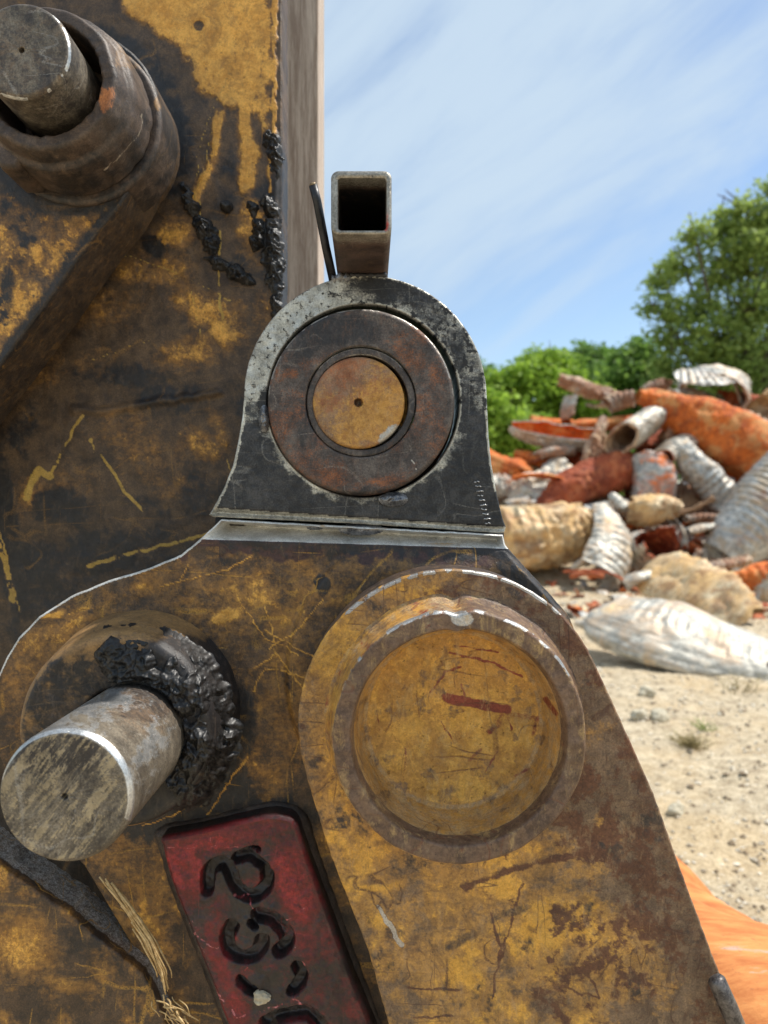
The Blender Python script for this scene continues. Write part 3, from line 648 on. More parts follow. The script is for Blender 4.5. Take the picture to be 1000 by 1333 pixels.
# ------------------------------------------------------------------ lower pin
lp = thing('steel_pin', 'long steel pin with shiny chamfered rim sticking out of the black greased boss', 'pin', P3(85, 1125, .5), 'steel pins')
def f_lp(x, y, sd):
    r = np.hypot(x-84, y-1037); face = r < 83
    c, s = math.cos(math.radians(-52)), math.sin(math.radians(-52)); u = x*c+y*s; v = -x*s+y*c
    st = .5+1.8*(fbm(u/46, v/4.5, 0, 91, 6, .78)-.5); xw, yw = warp(x, y, 7, 20, 93)
    R = np.where(face, .18+.55*sst(.25, .8, st)+rf(x, y, 30, 95, .8), .1)
    G = np.where(face, .52-.35*sst(.25, .75, st)+.3*blob(x, y, 60, 975, 70, 30), .25+.5*(fbm(xw/22, yw/22, 0, 94, 3)-.4))
    A = np.where((r > 81) & (x+1037-y > -60), .97*sst(82, 84, r)*sst(93, 90, r), 0)
    A = A*(np.degrees(np.arctan2(y-1037, x-84)) < 20)*(np.degrees(np.arctan2(y-1037, x-84)) > -165)  # bare rim whitened on its upper arc only, as a painted highlight
    A = np.maximum(A, np.where(r > 90, .25+.3*blob(xw, yw, 110, 935, 60, 34, -30, .95)+.25*blob(xw, yw, 190, 985, 20, 50, 30, .95)+rf(x, y, 24, 97, 1.0), 0))
    B = np.where(r > 90, .38*blob(xw, yw, 175, 925, 60, 30, 20, .95)+.12, 0)
    G = np.where(r > 90, np.maximum(G, 1.0*sst(150, 80, np.hypot((x-190)*1.1, y-880)*1.9+rf(x, y, 20, 96, 30))), G)
    return dict(R=R, G=G, B=B, A=A)
lathe('body', 84, 1037, .44, [(.2, .4445), (3, .4445), (4.5, .4402), (30, .4398), (80, .44), (83, .4402), (87.5, .4435), (88, .446), (88, .60)], M_pin, lp, f_lp, seg=240, jit=chip(18, .35, .0004), sub=1.8)

# ------------------------------------------------------------------ the eye being welded on, with tube, rod and tacks
eye = thing('lifting_eye', 'dark steel eye plate with arched top, newly welded on top of the ochre bracket', 'eye plate', P3(470, 690, .615))
eo = [(272, 670), (276, 664), (292, 634), (303, 606), (310, 575), (315, 545), (317.5, 520)]+arc(475.5, 516, 158, -178, -4, 60)+[(634.5, 530), (636, 565), (640, 605), (647, 645), (655, 676), (659, 686), (657, 693), (648, 694), (470, 682), (278, 673)]
def f_eye(x, y, sd):
    xw, yw = warp(x, y, 7, 20, 101); r = np.hypot(x-473, y-522); ang = np.degrees(np.arctan2(y-522, x-473))
    up = sst(600, 500, y)
    A = up*(.44+.30*sst(-40, -120, ang)+.16*sst(520, 400, x))+.05*(1-up)
    A = A*(1-.55*blob(x, y, 500, 372, 55, 26))
    A = np.maximum(A, .58*sst(150, 127, r+(fbm(x/12, y/12, 0, 103, 3)-.5)*22)*sst(520, 570, y)*sst(640, 600, y+abs(x-470)*.1))
    A = np.maximum(A, .5*sst(144, 128, r+(fbm(x/14, y/14, 0, 104, 3)-.5)*20)*sst(560, 600, y))
    A = np.maximum(A, .8*sst(-4, -1.5, sd)*(x < 420)*(fbm(x/9, y/9, 0, 105, 2) > .42))
    A = np.maximum(A, .85*sst(-2.5, -.5, sd)*(y < 640))
    base = y-(661+(x-283)*.066)
    A = np.where(base > 0, .62, A)
    A = A+(fbm(xw/16, yw/16, 0, 106, 5)-.5)*.5*(base < 0)
    G = .20+.2*sst(430, 560, x)*up+.22*sst(560, 640, y)
    G = G+.42*sst(.46, .74, fbm(x/4.2, y/4.2, 0, 107, 3))*up
    G = np.maximum(G, blob(xw, yw, 345, 530, 12, 30, 10, .5, .8)); G = np.maximum(G, blob(xw, yw, 512, 650, 22, 10, 0, .5, .8)); G = np.maximum(G, blob(xw, yw, 500, 375, 50, 14, 0, .6, .62))
    G = np.where(base > 0, .1, G)
    A = np.where(sd > 1, .25, A)
    return dict(A=A, G=G, B=0*x, R=0*x)
def d_eye(x, y, s):
    base = y-(661+(x-283)*.066)
    return np.where(base > 0, -base*.0009, (fbm(x/5, y/5, 0, 109, 3)-.5)*.0005)
plate('eye_plate', eo, .612, .05, 1.7, M_steel, eye, f_eye, d_eye, holes=[circle(473, 521.5, 125.5, 160)], bevel=1.6, jit=.35, seed=31)
# stamped figures on the right flank: rows of short shiny strokes, too small to read
paths = []
for i in range(10):
    yy = 627+i*6.0; xx = 617+i*1.6
    for j in range(2):
        a = P3(xx+j*4, yy+random.Random(i*3+j).uniform(-1, 1), .6112); b = P3(xx+j*4+3.2+(i % 3), yy+.6, .6112)
        paths.append((np.array([a, b]), [.0007, .0006]))
V, Fc = tube_mesh(paths, 4); mesh('stamp_mark', V, Fc, simple('shiny_stamp', lin(150, 150, 152), lin(200, 200, 202), .35, .8), eye)
# square tube
def rrect(cx, cy, hw, hh, r, n=7):
    P = []
    for (sx, sy, a0) in ((1, 1, 0), (-1, 1, 90), (-1, -1, 180), (1, -1, 270)): P += arc(cx+sx*(hw-r), cy+sy*(hh-r), r, a0, a0+90, n)
    return P
def sqtube():
    D0 = .527; o = np.array(rrect(470.5, 263.5, 39.5, 41.5, 10)); i = np.array(rrect(471.5, 265.5, 31.5, 34, 5)); n = len(o); V = []; Fc = []
    ob = np.array(rrect(470.5, 263.5, 38.4, 40.4, 9.4)); ib = np.array(rrect(471.5, 265.5, 32.4, 34.9, 5.6))
    tilt = lambda P, d: np.stack([(P[:, 0]-500)/F*D0+(d-D0)*(-.02), np.full(n, d), CH-(P[:, 1]-666.5)/F*D0], 1)
    rings = [(o, .70), (o, .66), (o, .60), (o, .56), (o, D0+.001), (ob, D0), (ib, D0), (i, D0+.001), (i, .56), (i, .60), (i, .66), (i, .70)]
    for k, (P, d) in enumerate(rings): V.append(tilt(P, d))
    for k in range(len(rings)-1):
        for a in range(n): Fc.append((k*n+a, k*n+(a+1) % n, (k+1)*n+(a+1) % n, (k+1)*n+a))
    Fc.append(tuple(range(n))); V = np.vstack(V)
    return V, Fc
M_tubew = worn('square_tube_steel', (lin(58, 44, 40), lin(98, 78, 70), .5, .3), [
    ('A', lin(120, 116, 108), lin(176, 170, 158), .42, .7, .5, .4, .62, 130, 0), ('B', lin(150, 34, 28), lin(176, 60, 44), .6, 0, .5, .4, .55, 120, 0), ('G', lin(18, 17, 17), lin(30, 28, 28), .6, 0, .4, .45, .6, 80, 0)], (lin(130, 116, 104), .4, 40), off=9)
def f_tube(V):
    x, y = PX(V); fr = V[:, 1] < .5285; z = 0*x
    A = np.where(fr, .75, .15+.2*(fbm(x/8, y/8, 0, 3, 2)-.5)); xx, yy = x, y
    B = np.where(fr & (x > 500) & (y > 250) & (y < 290), .9, z)+blob(x, y, 503, 290, 6, 14, 0, .5, .6)
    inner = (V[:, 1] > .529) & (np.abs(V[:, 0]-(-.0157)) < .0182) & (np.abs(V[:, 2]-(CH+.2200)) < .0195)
    G = np.where(inner, 1, z); G = np.maximum(G, .9*(V[:, 1] > .6)*(x > 460))  # inside walls painted black as the shade in the tube
    return np.clip(np.stack([z, G, B, A], 1), 0, 1)
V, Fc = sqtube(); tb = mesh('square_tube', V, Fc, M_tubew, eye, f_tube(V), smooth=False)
for p in tb.data.polygons: p.use_smooth = True
# far end is capped; black inside walls stand in for the shade there
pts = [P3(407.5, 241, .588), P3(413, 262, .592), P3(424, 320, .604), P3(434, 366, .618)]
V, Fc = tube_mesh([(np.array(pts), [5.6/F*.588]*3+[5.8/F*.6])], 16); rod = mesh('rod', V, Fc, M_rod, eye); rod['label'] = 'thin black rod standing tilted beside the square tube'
V, Fc = tube_mesh([(np.array([P3(406.8, 237.6, .587), P3(407.5, 241, .588)]), [3.6/F*.588, 4.9/F*.588])], 10); mesh('rod_tip', V, Fc, simple('brass_tip', lin(110, 92, 66), lin(150, 130, 98), .5, .4), eye)
def bead(name, pts, D, r, seed, mat, parent, step=2.2):
    """a weld bead: overlapping rippled blob along a line"""
    P = resample(chaikin(pts, 2, False), step, False); n = len(P); W = np.array([P3(a, b, D) for a, b in P]); rr = r/F*D*(1+.28*np.sin(np.arange(n)*1.7)+.35*(fbm(np.arange(n)*.35, np.zeros(n), 0, seed, 3)-.5)*2)
    rr[0] *= .4; rr[-1] *= .4; V, Fc = tube_mesh([(W, rr)], 12); return mesh(name, V, Fc, mat, parent)
M_weld = simple('weld_metal', lin(70, 72, 78), lin(150, 150, 152), .35, .6, 160, .6, .001)
bead('weld_bead', [(432, 365), (442, 361), (450, 363), (458, 360)], .614, 6, 1, M_weld, eye)
bead('weld_bead', [(455, 358), (478, 359), (504, 358)], .6135, 3.6, 2, M_rod, eye)
# lugs of spatter between bushing and hole
def spat(name, cx, cy, rx, ry, D, seed, mat, parent):
    patch(name, (cx-rx*2, cy-ry*2, cx+rx*2, cy+ry*2), D, .9, lambda X, Y: blob(X, Y, cx, cy, rx, ry, 0, .7, 1)*(.004+.004*fbm(X/4, Y/4, 0, seed, 3))-.0012, mat, parent)
Vr, Fr = tube_mesh([(np.array([P3(283, 681, .645), P3(470, 689, .645), P3(654, 699, .645)]), [.0085]*3)], 12); mesh('seam_gap_fill', Vr, Fr, M_dark, eye)  # added dark bar that stands in for the shaded gap along the seam
spat('weld_tack', 344, 545, 5, 13, .610, 3, M_weld, eye); spat('weld_tack', 512, 650, 14, 7, .610, 5, M_weld, eye)
spat('weld_tack', 470, 689, 22, 6, .6175, 7, M_weld, eye); spat('weld_tack', 410, 686, 8, 3, .6175, 8, M_weld, eye)

bush = thing('bushing', 'round rusty steel bushing with an inner ring seated in the eye plate', 'bushing', P3(470, 646, .60))
def f_bu(x, y, sd):
    xw, yw = warp(x, y, 8, 22, 111); r = np.hypot(x-470, y-523); n = fbm(xw/26, yw/26, 0, 113, 4)
    B = .22+.34*sst(.4, .75, n)
    for a in [(378, 485, 9, 7, 0, .75), (535, 465, 40, 18, 40, .6), (550, 540, 30, 50, 20, .5), (430, 620, 30, 12, 20, .72), (500, 625, 40, 10, -10, .66), (395, 590, 20, 20, 0, .5), (372, 530, 14, 30, 0, .5)]:
        B = np.maximum(B, blob(xw, yw, *a[:4], rot=a[4], soft=.95, v=a[5]))
    G = .2+0*x
    for a in [(440, 430, 60, 24, 0, .85), (400, 560, 24, 40, -20, .6), (520, 590, 40, 20, -40, .4), (480, 640, 60, 6, 0, .6), (400, 450, 30, 20, -30, .7)]:
        G = np.maximum(G, blob(xw, yw, *a[:4], rot=a[4], soft=.6, v=a[5]))
    A = .75*sst(117.5, 119.5, r)*(fbm(x/12, y/12, 0, 5, 2) > .40)*(sst(540, 500, y)+.4*(y > 600)); A = np.maximum(A, stroke(xw, yw, [(535, 600), (545, 618)], 1.3, .5, .8))
    ring = r < 72
    B = np.where(ring, .18, B); G = np.where(ring, .45+.2*(x > 470)*(y > 520), G)
    A = np.where(ring, .45*sst(66, 70, r)+.35*sst(63.5, 61.5, r)+.2*(y < 480), A)
    return dict(R=0*x, G=G, B=B, A=A)
lathe('outer_ring', 470, 523, .604, [(72, .63), (72, .6052), (73, .604), (117, .604), (120.5, .6053), (122, .608), (122, .640), (127, .643), (127, .655)], M_bush, bush, f_bu, seg=220, jit=chip(22, .4, .0004), sub=1.8)  # rear shoulder added to shut the gap around the ring so it stays dark
lathe('inner_ring', 470, 524, .606, [(61.5, .64), (61.5, .6062), (62.5, .6055), (69.5, .6055), (71, .6065), (71, .64)], M_bush, bush, f_bu, seg=180, jit=chip(23, .35, .0003), sub=1.6)
cp = thing('steel_pin', 'ochre rusty round pin end with a small centre hole, in the middle of the bushing', 'pin', P3(467, 584, .6), 'steel pins')
def f_cp(x, y, sd):
    xw, yw = warp(x, y, 8, 20, 121)
    R = .52+rf(x, y, 30, 371, .9)+.3*blob(xw, yw, 495, 530, 40, 50, 30, .9)-.35*blob(xw, yw, 440, 485, 40, 30, 0, .6); B = .36+.28*blob(xw, yw, 450, 490, 60, 40, 0, .95)+rf(x, y, 24, 373, .9)+.2*(fbm(xw/10, yw/10, 0, 3, 3)-.5)
    A = .75*blob(xw, yw, 510, 565, 22, 12, -40, .5)+.35*blob(xw, yw, 430, 480, 34, 16, -40, .6)
    G = .1+.45*sst(.55, .78, fbm(x/3.4, y/3.4, 0, 8, 3))+.9*sst(9, 3, np.hypot(x-466, y-524))
    return dict(R=R, G=G*.8, B=B, A=A)
M_cpin = worn('ochre_pin_end', (lin(120, 94, 74), lin(158, 128, 104), .55, .2), [
    ('R', lin(176, 124, 50), lin(206, 156, 78), .6, 0, .9, .4, .68, 70, .2), ('B', lin(126, 76, 48), lin(166, 108, 72), .7, 0, .9, .45, .7, 110, .2),
    ('A', lin(150, 148, 142), lin(196, 192, 184), .4, .6, .6, .42, .65, 120, 0), ('G', lin(58, 40, 30), lin(84, 60, 44), .6, 0, .6, .5, .62, 160, 0)], (lin(120, 82, 52), .4, 60), off=11, wash=(.45, .4, 80, lin(120, 78, 48), lin(190, 160, 120)))
lathe('body', 467, 524, .603, [(.2, .6085), (4.5, .608), (6, .6035), (30, .6028), (57, .603), (59.5, .6042), (60, .606), (60, .628), (70, .63)], M_cpin, cp, f_cp, seg=180, jit=chip(24, .3, .0003), sub=1.5)

# ------------------------------------------------------------------ big front link with the dished cap
bl = thing('link_arm', 'large worn ochre link with a dished round cap, front right, running down out of frame', 'link arm', P3(760, 1550, .535))
lo_ = arc(589, 942, 201, 163, 326, 50)+[(772, 858), (788, 893), (805, 930), (850, 1030), (893, 1150), (935, 1262), (965, 1345), (1020, 1500), (560, 1500), (508, 1340), (480, 1240), (430, 1112), (400, 1016)]
def f_link(x, y, sd):
    xw, yw = warp(x, y, 10, 30, 131); xs, ys = warp(x, y, 4, 12, 134); n = fbm(xw/50, yw/50, 0, 135, 5)
    diag = (x-560)*.9-(y-1000)*.28                      # paint survives toward the left edge
    R = .70-.40*sst(20, 260, diag)+(n-.5)*.8+rf(x, y, 60, 301, 1.7)
    for a in [(450, 1000, 50, 120, -10, .85), (440, 850, 40, 70, 20, .9), (520, 790, 40, 14, -14, .7), (800, 1240, 70, 60, 10, .78), (480, 1155, 60, 10, -8, .95), (630, 1150, 70, 30, -10, .78), (560, 1250, 60, 50, 0, .6), (700, 1260, 40, 40, 0, .55), (790, 1080, 12, 26, -20, .7), (700, 1130, 50, 20, 0, .6)]:
        R = np.maximum(R, blob(xw, yw, *a[:4], rot=a[4], soft=.7, v=a[5]))
    R = R*(1-.8*blob(xw, yw, 700, 820, 110, 70, 40, .7))*(1-.7*stroke(xw, yw, [(820, 980), (880, 1150), (940, 1330)], 34, .9, 1))
    B = .14+.24*sst(-60, 160, diag)+rf(x, y, 46, 303, 2.4)*(.5+.7*sst(-60, 120, diag))
    B = np.maximum(B, stroke(xs, ys, [(606, 1154), (660, 1134), (720, 1118), (778, 1106)], 5.5, .9, .8)+rf(x, y, 14, 309, .9)*stroke(xs, ys, [(606, 1152), (775, 1108)], 14, .6))
    B = np.maximum(B, stroke(xw, yw, [(800, 930), (850, 1060), (900, 1200), (950, 1333)], 26, .9, .5))
    for p in [[(650, 1255), (665, 1200), (680, 1150)], [(640, 1300), (652, 1230), (640, 1190)], [(530, 1285), (600, 1290)], [(720, 1280), (780, 1300), (760, 1250)], [(540, 1325), (590, 1322)]]:
        B = np.maximum(B, stroke(xs, ys, p, 2.2, .6, .75))
    G = .16+rf(x, y, 38, 305, 2.0)
    G = np.maximum(G, blob(xw, yw, 670, 775, 16, 8, 20, .5, .7)); G = np.maximum(G, blob(xw, yw, 665, 1190, 34, 9, -25, .6, .65)); G = np.maximum(G, blob(xw, yw, 600, 1225, 40, 8, -20, .6, .6))
    G = np.maximum(G, stroke(xw, yw, [(398, 930), (405, 1000), (450, 1130), (500, 1290)], 6, .7, .45))
    A = .75*sst(-4, -1, sd)*((y < 800)*(x > 450)*1.0+.35)*(fbm(x/11, y/11, 0, 7, 2) > .40)  # worn bare edge, with the sky-lit shine along the top painted in
    A = np.maximum(A, stroke(xs, ys, [(492, 1180), (508, 1205), (522, 1230)], 3.5, .5, .75)); 
    R = np.where(A > .5, R*.5, R)
    return dict(R=R, G=np.where(sd > 1, .8, G), B=B, A=np.where(sd > 1, 0, A))
plate('plate', lo_, .535, .05, 1.9, M_link, bl, f_link, lambda x, y, s: (fbm(x/26, y/26, 0, 141, 5)-.5)*.002+(fbm(x/5, y/5, 0, 142, 3)-.5)*.0006, bevel=2.4, jit=.8, seed=41, holes=[circle(591.6, 940.8, 146, 120)])
def f_cap(x, y, sd):
    xw, yw = warp(x, y, 7, 22, 151); xs, ys = warp(x, y, 2.5, 9, 153)
    r = sd; fl = sd
    rim = (r > 138)
    R = np.where(rim, .15+.35*sst(520, 460, x)*sst(900, 960, y)*0, .84+.3*(fbm(xw/40, yw/40, 0, 155, 4)-.5)+rf(x, y, 30, 341, .7))
    R = np.where(rim & (r > 164), .5+.2*(x < 560)+rf(x, y, 24, 345, 1.2), R)
    B = np.where(rim, np.where(r > 164, .3+.35*sst(540, 640, x), .66)+rf(x, y, 24, 343, .8), .12+rf(x, y, 30, 344, .9))
    A = np.where(rim, .7*sst(160, 164, r)*sst(168, 166, r)*sst(960, 850, y)*sst(.38, .55, fbm(x/10, y/10, 0, 4, 3))+.8*blob(x, y, 602, 806, 16, 10, 0, .5), 0)  # white highlight painted along the top of the rim edge
    wall = (~rim) & (fl > 122)
    R = np.where(wall, .55, R)
    for p, w, v in [([(580, 908), (620, 916), (660, 924)], 6.5, .98), ([(655, 930), (648, 944), (636, 954)], 5, .52), ([(660, 930), (666, 950)], 1.6, .6), ([(625, 975), (612, 990)], 4, .5), ([(650, 975), (628, 1010)], 1.6, .6), ([(585, 850), (640, 862), (680, 880)], 2, .75), ([(592, 840), (650, 850)], 1.5, .7), ([(560, 900), (580, 875), (600, 868)], 2, .7),
                    ([(605, 905), (600, 892)], 1.8, .8), ([(528, 975), (526, 1015)], 1.5, .6), ([(575, 940), (592, 968)], 1.5, .6), ([(490, 925), (494, 950)], 1.6, .6), ([(710, 910), (725, 930)], 4, .7), ([(672, 1010), (690, 1000)], 2, .6), ([(660, 930), (700, 935), (695, 955)], 5, .55)]:
        B = np.maximum(B, (stroke(xs, ys, p, w, .8, v)+rf(x, y, 9, 346, .8)*stroke(xs, ys, p, w*2, .6)*(w < 6))*(~rim))
    rimB = B; B = np.where(rim, .30+rf(x, y, 20, 347, 1.6), B)
    G = np.where(rim, rimB+.22, .22+.4*sst(.58, .7, fbm(xw/16, yw/16, 0, 158, 4)))
    G = np.maximum(G, .8*sst(136, 126, fl)*sst(119, 125, fl)*.7*(fbm(x/14, y/14, 0, 4, 3)))
    return dict(R=R, G=G, B=B, A=A)
M_cap = worn('dished_cap_paint', (lin(150, 124, 92), lin(186, 162, 126), .6, 0), [
    ('R', lin(172, 122, 52), lin(202, 150, 70), .55, 0, .9, .40, .66, 45, .2), ('R', lin(204, 150, 56), lin(224, 172, 80), .5, 0, .8, .82, .95, 50, .2),
    ('B', lin(116, 46, 32), lin(146, 70, 48), .6, 0, .5, .42, .62, 80, .1), ('G', lin(78, 58, 46), lin(122, 96, 76), .55, 0, .9, .5, .75, 60, .1),
    ('A', lin(160, 158, 156), lin(210, 208, 204), .38, .7, .4, .42, .6, 150, -.2)], (lin(106, 66, 46), .75, 40), off=13.0, wash=(.3, .62, 36, lin(124, 92, 56), lin(200, 166, 108)))
def jc(th, r, d):
    n = fbm(np.cos(th)*4+9, np.sin(th)*4+9, 0, 5, 4)-.5; m = fbm(np.cos(th)*16+9, np.sin(th)*16+9, r*.03, 9, 3)-.5
    notch = np.exp(-((np.degrees(th)-269)/3.4)**2)
    k = sst(134, 146, r)
    return r+k*(3.0*n+2.4*m-5*notch), d+k*(.002*m)+.0011*(fbm(np.cos(th)*r/14+40, np.sin(th)*r/14+40, 0, 77, 4)-.5)
lathe('cap', 598, 960, .500, [(.2, .5505), (60, .5495), (119, .546), (127, .543), (132, .535), (140.5, .503), (142, .5005), (143.5, .5), (163, .5), (165.5, .5012), (167, .505), (170, .524), (176, .533), (184, .5365)], M_cap, bl, f_cap, seg=260, jit=jc, sub=1.9)
# bright rod end at the link's right edge
V, Fc = tube_mesh([(np.array([P3(930, 1271, .522), P3(933, 1276, .521), P3(948, 1310, .520), P3(985, 1400, .518)]), [8/F*.52, 11.5/F*.52, 12/F*.52, 12/F*.52])], 18)
mesh('rod_end', V, Fc, simple('rod_steel', lin(58, 54, 54), lin(120, 114, 110), .4, .5, 90), bl, label='short round grey rod along the right edge of the link')

# ------------------------------------------------------------------ THE YARD
def axis_spaced(a, b, fine0, fine1, st, far):
    mid = np.arange(fine0, fine1, st); up_ = [fine1]; d = st
    while up_[-1] < b: d *= 1.16; up_.append(up_[-1]+d)
    dn = [fine0]; d = st
    while dn[-1] > a: d *= 1.16; dn.append(dn[-1]-d)
    return np.concatenate([dn[::-1][:-1], mid, up_])
gx = axis_spaced(-900, 900, -.5, 5.5, .035, 0); gy = axis_spaced(-300, 1500, 1.3, 9.0, .035, 0)
X, Y = np.meshgrid(gx, gy)
def ground_h(X, Y):
    near = np.exp(-((Y-5)/40)**2)
    h = (fbm(X*.9, Y*.9, 0, 201, 3)-.5)*.10*near+(fbm(X*6, Y*6, 0, 203, 5, .6)-.5)*.055*near
    h = h+(fbm(X*2.2+Y*1.2, Y*9-X*4, 0, 207, 3)-.5)*.04*np.exp(-((Y-2.8)/1.0)**2)
    mound = np.clip(np.exp(-((X-4.5)/3.6)**4)*np.exp(-((Y-14.6)/2.9)**4), 0, 1)*1.35
    return h+mound*(1+(fbm(X*1.2, Y*1.2, 0, 205, 3)-.5)*.8)
Z = ground_h(X, Y)
V = np.stack([X.ravel(), Y.ravel(), Z.ravel()], 1); idx = np.arange(X.size).reshape(X.shape)
q = np.stack([idx[:-1, :-1].ravel(), idx[:-1, 1:].ravel(), idx[1:, 1:].ravel(), idx[1:, :-1].ravel()], 1)
def ground_mat():
    b = NB('dry_gravel_ground'); n = b.noise(1.3, 5, .6, .3); m = b.noise(14, 7, .7); f = b.noise(90, 4, .7)
    g = b.math('ADD', b.math('MULTIPLY', m, .55), b.math('MULTIPLY', f, .45))
    c = b.mix(b.rng(g, .38, .64), lin(150, 132, 106), lin(216, 199, 168)); c = b.mix(b.rng(n, .48, .64, 0, .5), c, b.mix(b.rng(f, .4, .6), lin(170, 142, 100), lin(206, 178, 134)))
    w = b.rng(b.noise(60, 3, .6, 0, (5, 5, 5)), .62, .72, 0, .7); c = b.mix(w, c, lin(214, 204, 184))
    sp = b.n('ShaderNodeSeparateXYZ'); b.l(b.tc.outputs['Object'], sp.inputs[0])
    far = b.rng(sp.outputs[1], 19, 24); c = b.mix(far, c, b.mix(b.rng(m, .4, .6), lin(60, 76, 34), lin(96, 112, 50)))
    return b.finish(c, .9, 0, b.math('ADD', m, b.math('MULTIPLY', f, .6)), .7, .02)
M_ground = ground_mat()
g_o = mesh('ground', V, q, M_ground, None, origin=(0, 0, 0)); g_o['kind'] = 'structure'
# gravel: loose small stones nobody could count
def gravel():
    rnd = np.random.RandomState(5); n = 5200; u = rnd.rand(n); y = 1.7+(u**1.6)*9; x = y*(rnd.uniform(.12, .62, n)); r = rnd.lognormal(-4.9, .45, n)*(.6+y*.12); r = np.minimum(r, .035)
    O = np.array([(0, 0, 1), (.95, 0, .1), (.2, .9, .0), (-.8, .55, .1), (-.75, -.6, .0), (.3, -.95, .1), (0, 0, -1)]); Fo = [(0, i, i % 5+1) for i in range(1, 6)]+[(6, i % 5+1, i) for i in range(1, 6)]
    zz = ground_h(x, y); a = rnd.rand(n)*6.28; V = []
    J = rnd.uniform(.65, 1.3, (n, 7, 3)); P = O[None]*J*r[:, None, None]*np.array([1, 1, .6]); c, s_ = np.cos(a)[:, None], np.sin(a)[:, None]
    Q = np.stack([P[..., 0]*c-P[..., 1]*s_+x[:, None], P[..., 0]*s_+P[..., 1]*c+y[:, None], P[..., 2]+zz[:, None]+r[:, None]*.2], -1).reshape(-1, 3)
    Fc = [tuple(7*k+i for i in f) for k in range(n) for f in Fo]
    b = NB('gravel_stones'); gi = b.n('ShaderNodeTexNoise'); gi.inputs['Scale'].default_value = 30; b.l(b.tc.outputs['Object'], gi.inputs[0])
    m = b.finish(b.mix(b.rng(gi.outputs['Fac'], .4, .62), lin(130, 112, 88), lin(220, 208, 186)), .9)
    o = mesh('gravel', Q, Fc, m, None, smooth=False, origin=(0, 0, 0)); o['kind'] = 'stuff'; o['label'] = 'loose pale gravel scattered on the dry ground'; o['category'] = 'gravel'
gravel()
def gz(x, y): return float(ground_h(np.array([x]), np.array([y]))[0])
for i, (px, py, r, lab) in enumerate([(881, 1060, .03, 'small white stone on bare ground above the rusty orange pipe'), (842, 906, .05, 'white stone on the ground just below the flattened white pipe at its left end'), (833, 938, .045, 'white stone on the ground farther left than the grass tuft'), (858, 941, .05, 'white stone on the ground next to the dry grass tuft')]):
    D = CH*F/(py-666.5); x = (px-500)/F*D
    tag(rock((x, D, gz(x, D)+r*.4), 0, None, r, 11+i, M_stone, 'stone'), lab, 'stone')
# dry weed tuft
def tuft(px, py, n, h, seed, label, mat):
    rnd = np.random.RandomState(seed); D = CH*F/(py-666.5); x0 = (px-500)/F*D; z0 = gz(x0, D); paths = []
    for i in range(n):
        a = rnd.rand()*6.28; sp_ = rnd.uniform(.1, 1.0)*h; bx, by = x0+rnd.normal(0, h*.22), D+rnd.normal(0, h*.22); u = np.linspace(0, 1, 5)
        P = np.stack([bx+np.cos(a)*sp_*u**1.6, by+np.sin(a)*sp_*u**1.6, z0-.01+h*rnd.uniform(.5, 1)*(u-.35*u*u)], 1); paths.append((P, np.linspace(.0028, .0006, 5)))
    V, Fc = tube_mesh(paths, 4); tag(mesh('grass_tuft', V, Fc, mat, None), label, 'grass tuft')
M_dryg = simple('dry_grass', lin(122, 108, 74), lin(176, 160, 108), .8, 0, 40); M_greeng = simple('weed_green', lin(96, 116, 44), lin(160, 170, 80), .7, 0, 40)
tuft(899, 972, 90, .11, 1, 'low dry grey weed tuft growing on the bare ground', M_dryg)
tuft(918, 950, 26, .10, 2, 'few yellow green blades of weed behind the dry tuft', M_greeng)
tuft(965, 896, 22, .22, 4, 'thin dry grass stalks at the lower edge of the flattened white pipe', M_dryg)

# ------------------------------------------------------------------ scrap culvert pipes
def pipe_mat(name, galv, rust, amt, inner=None, off=0.0, mud=None):
    b = NB(name); L = (off, off, off)
    n = b.noise(2.6, 6, .62, .5, L); m = b.noise(14, 6, .7, .2, L); f = b.noise(60, 4, .7, 0, L)
    v = b.math('ADD', b.math('MULTIPLY', n, .6), b.math('ADD', b.math('MULTIPLY', m, .28), b.math('MULTIPLY', f, .12)))
    g = b.mix(b.rng(m, .35, .65), galv[0], galv[1]); r = b.mix(b.rng(b.math('ADD', b.math('MULTIPLY', m, .6), b.math('MULTIPLY', n, .4)), .38, .62), rust[0], rust[1])
    mk = b.rng(v, .5-amt-.06, .5-amt+.10, 1, 0); mk = b.math('SUBTRACT', 1.0, mk)
    c = b.mix(mk, g, r)
    if mud: c = b.mix(b.rng(b.noise(3.2, 8, .7, .6, (off+3, 1, 1)), .47, .60, 0, .8), c, mud)
    return b.finish(c, b.mixf(mk, .5, .85), b.mixf(mk, .25, 0), b.math('ADD', m, f), .4, .01)
GAL = (lin(140, 140, 136), lin(204, 203, 196)); GAL2 = (lin(150, 147, 138), lin(206, 201, 188))
ORA = (lin(150, 66, 26), lin(222, 116, 42)); DOR = (lin(116, 52, 32), lin(172, 84, 48)); TAN = (lin(176, 128, 72), lin(222, 184, 128)); BRO = (lin(104, 72, 54), lin(164, 120, 92))
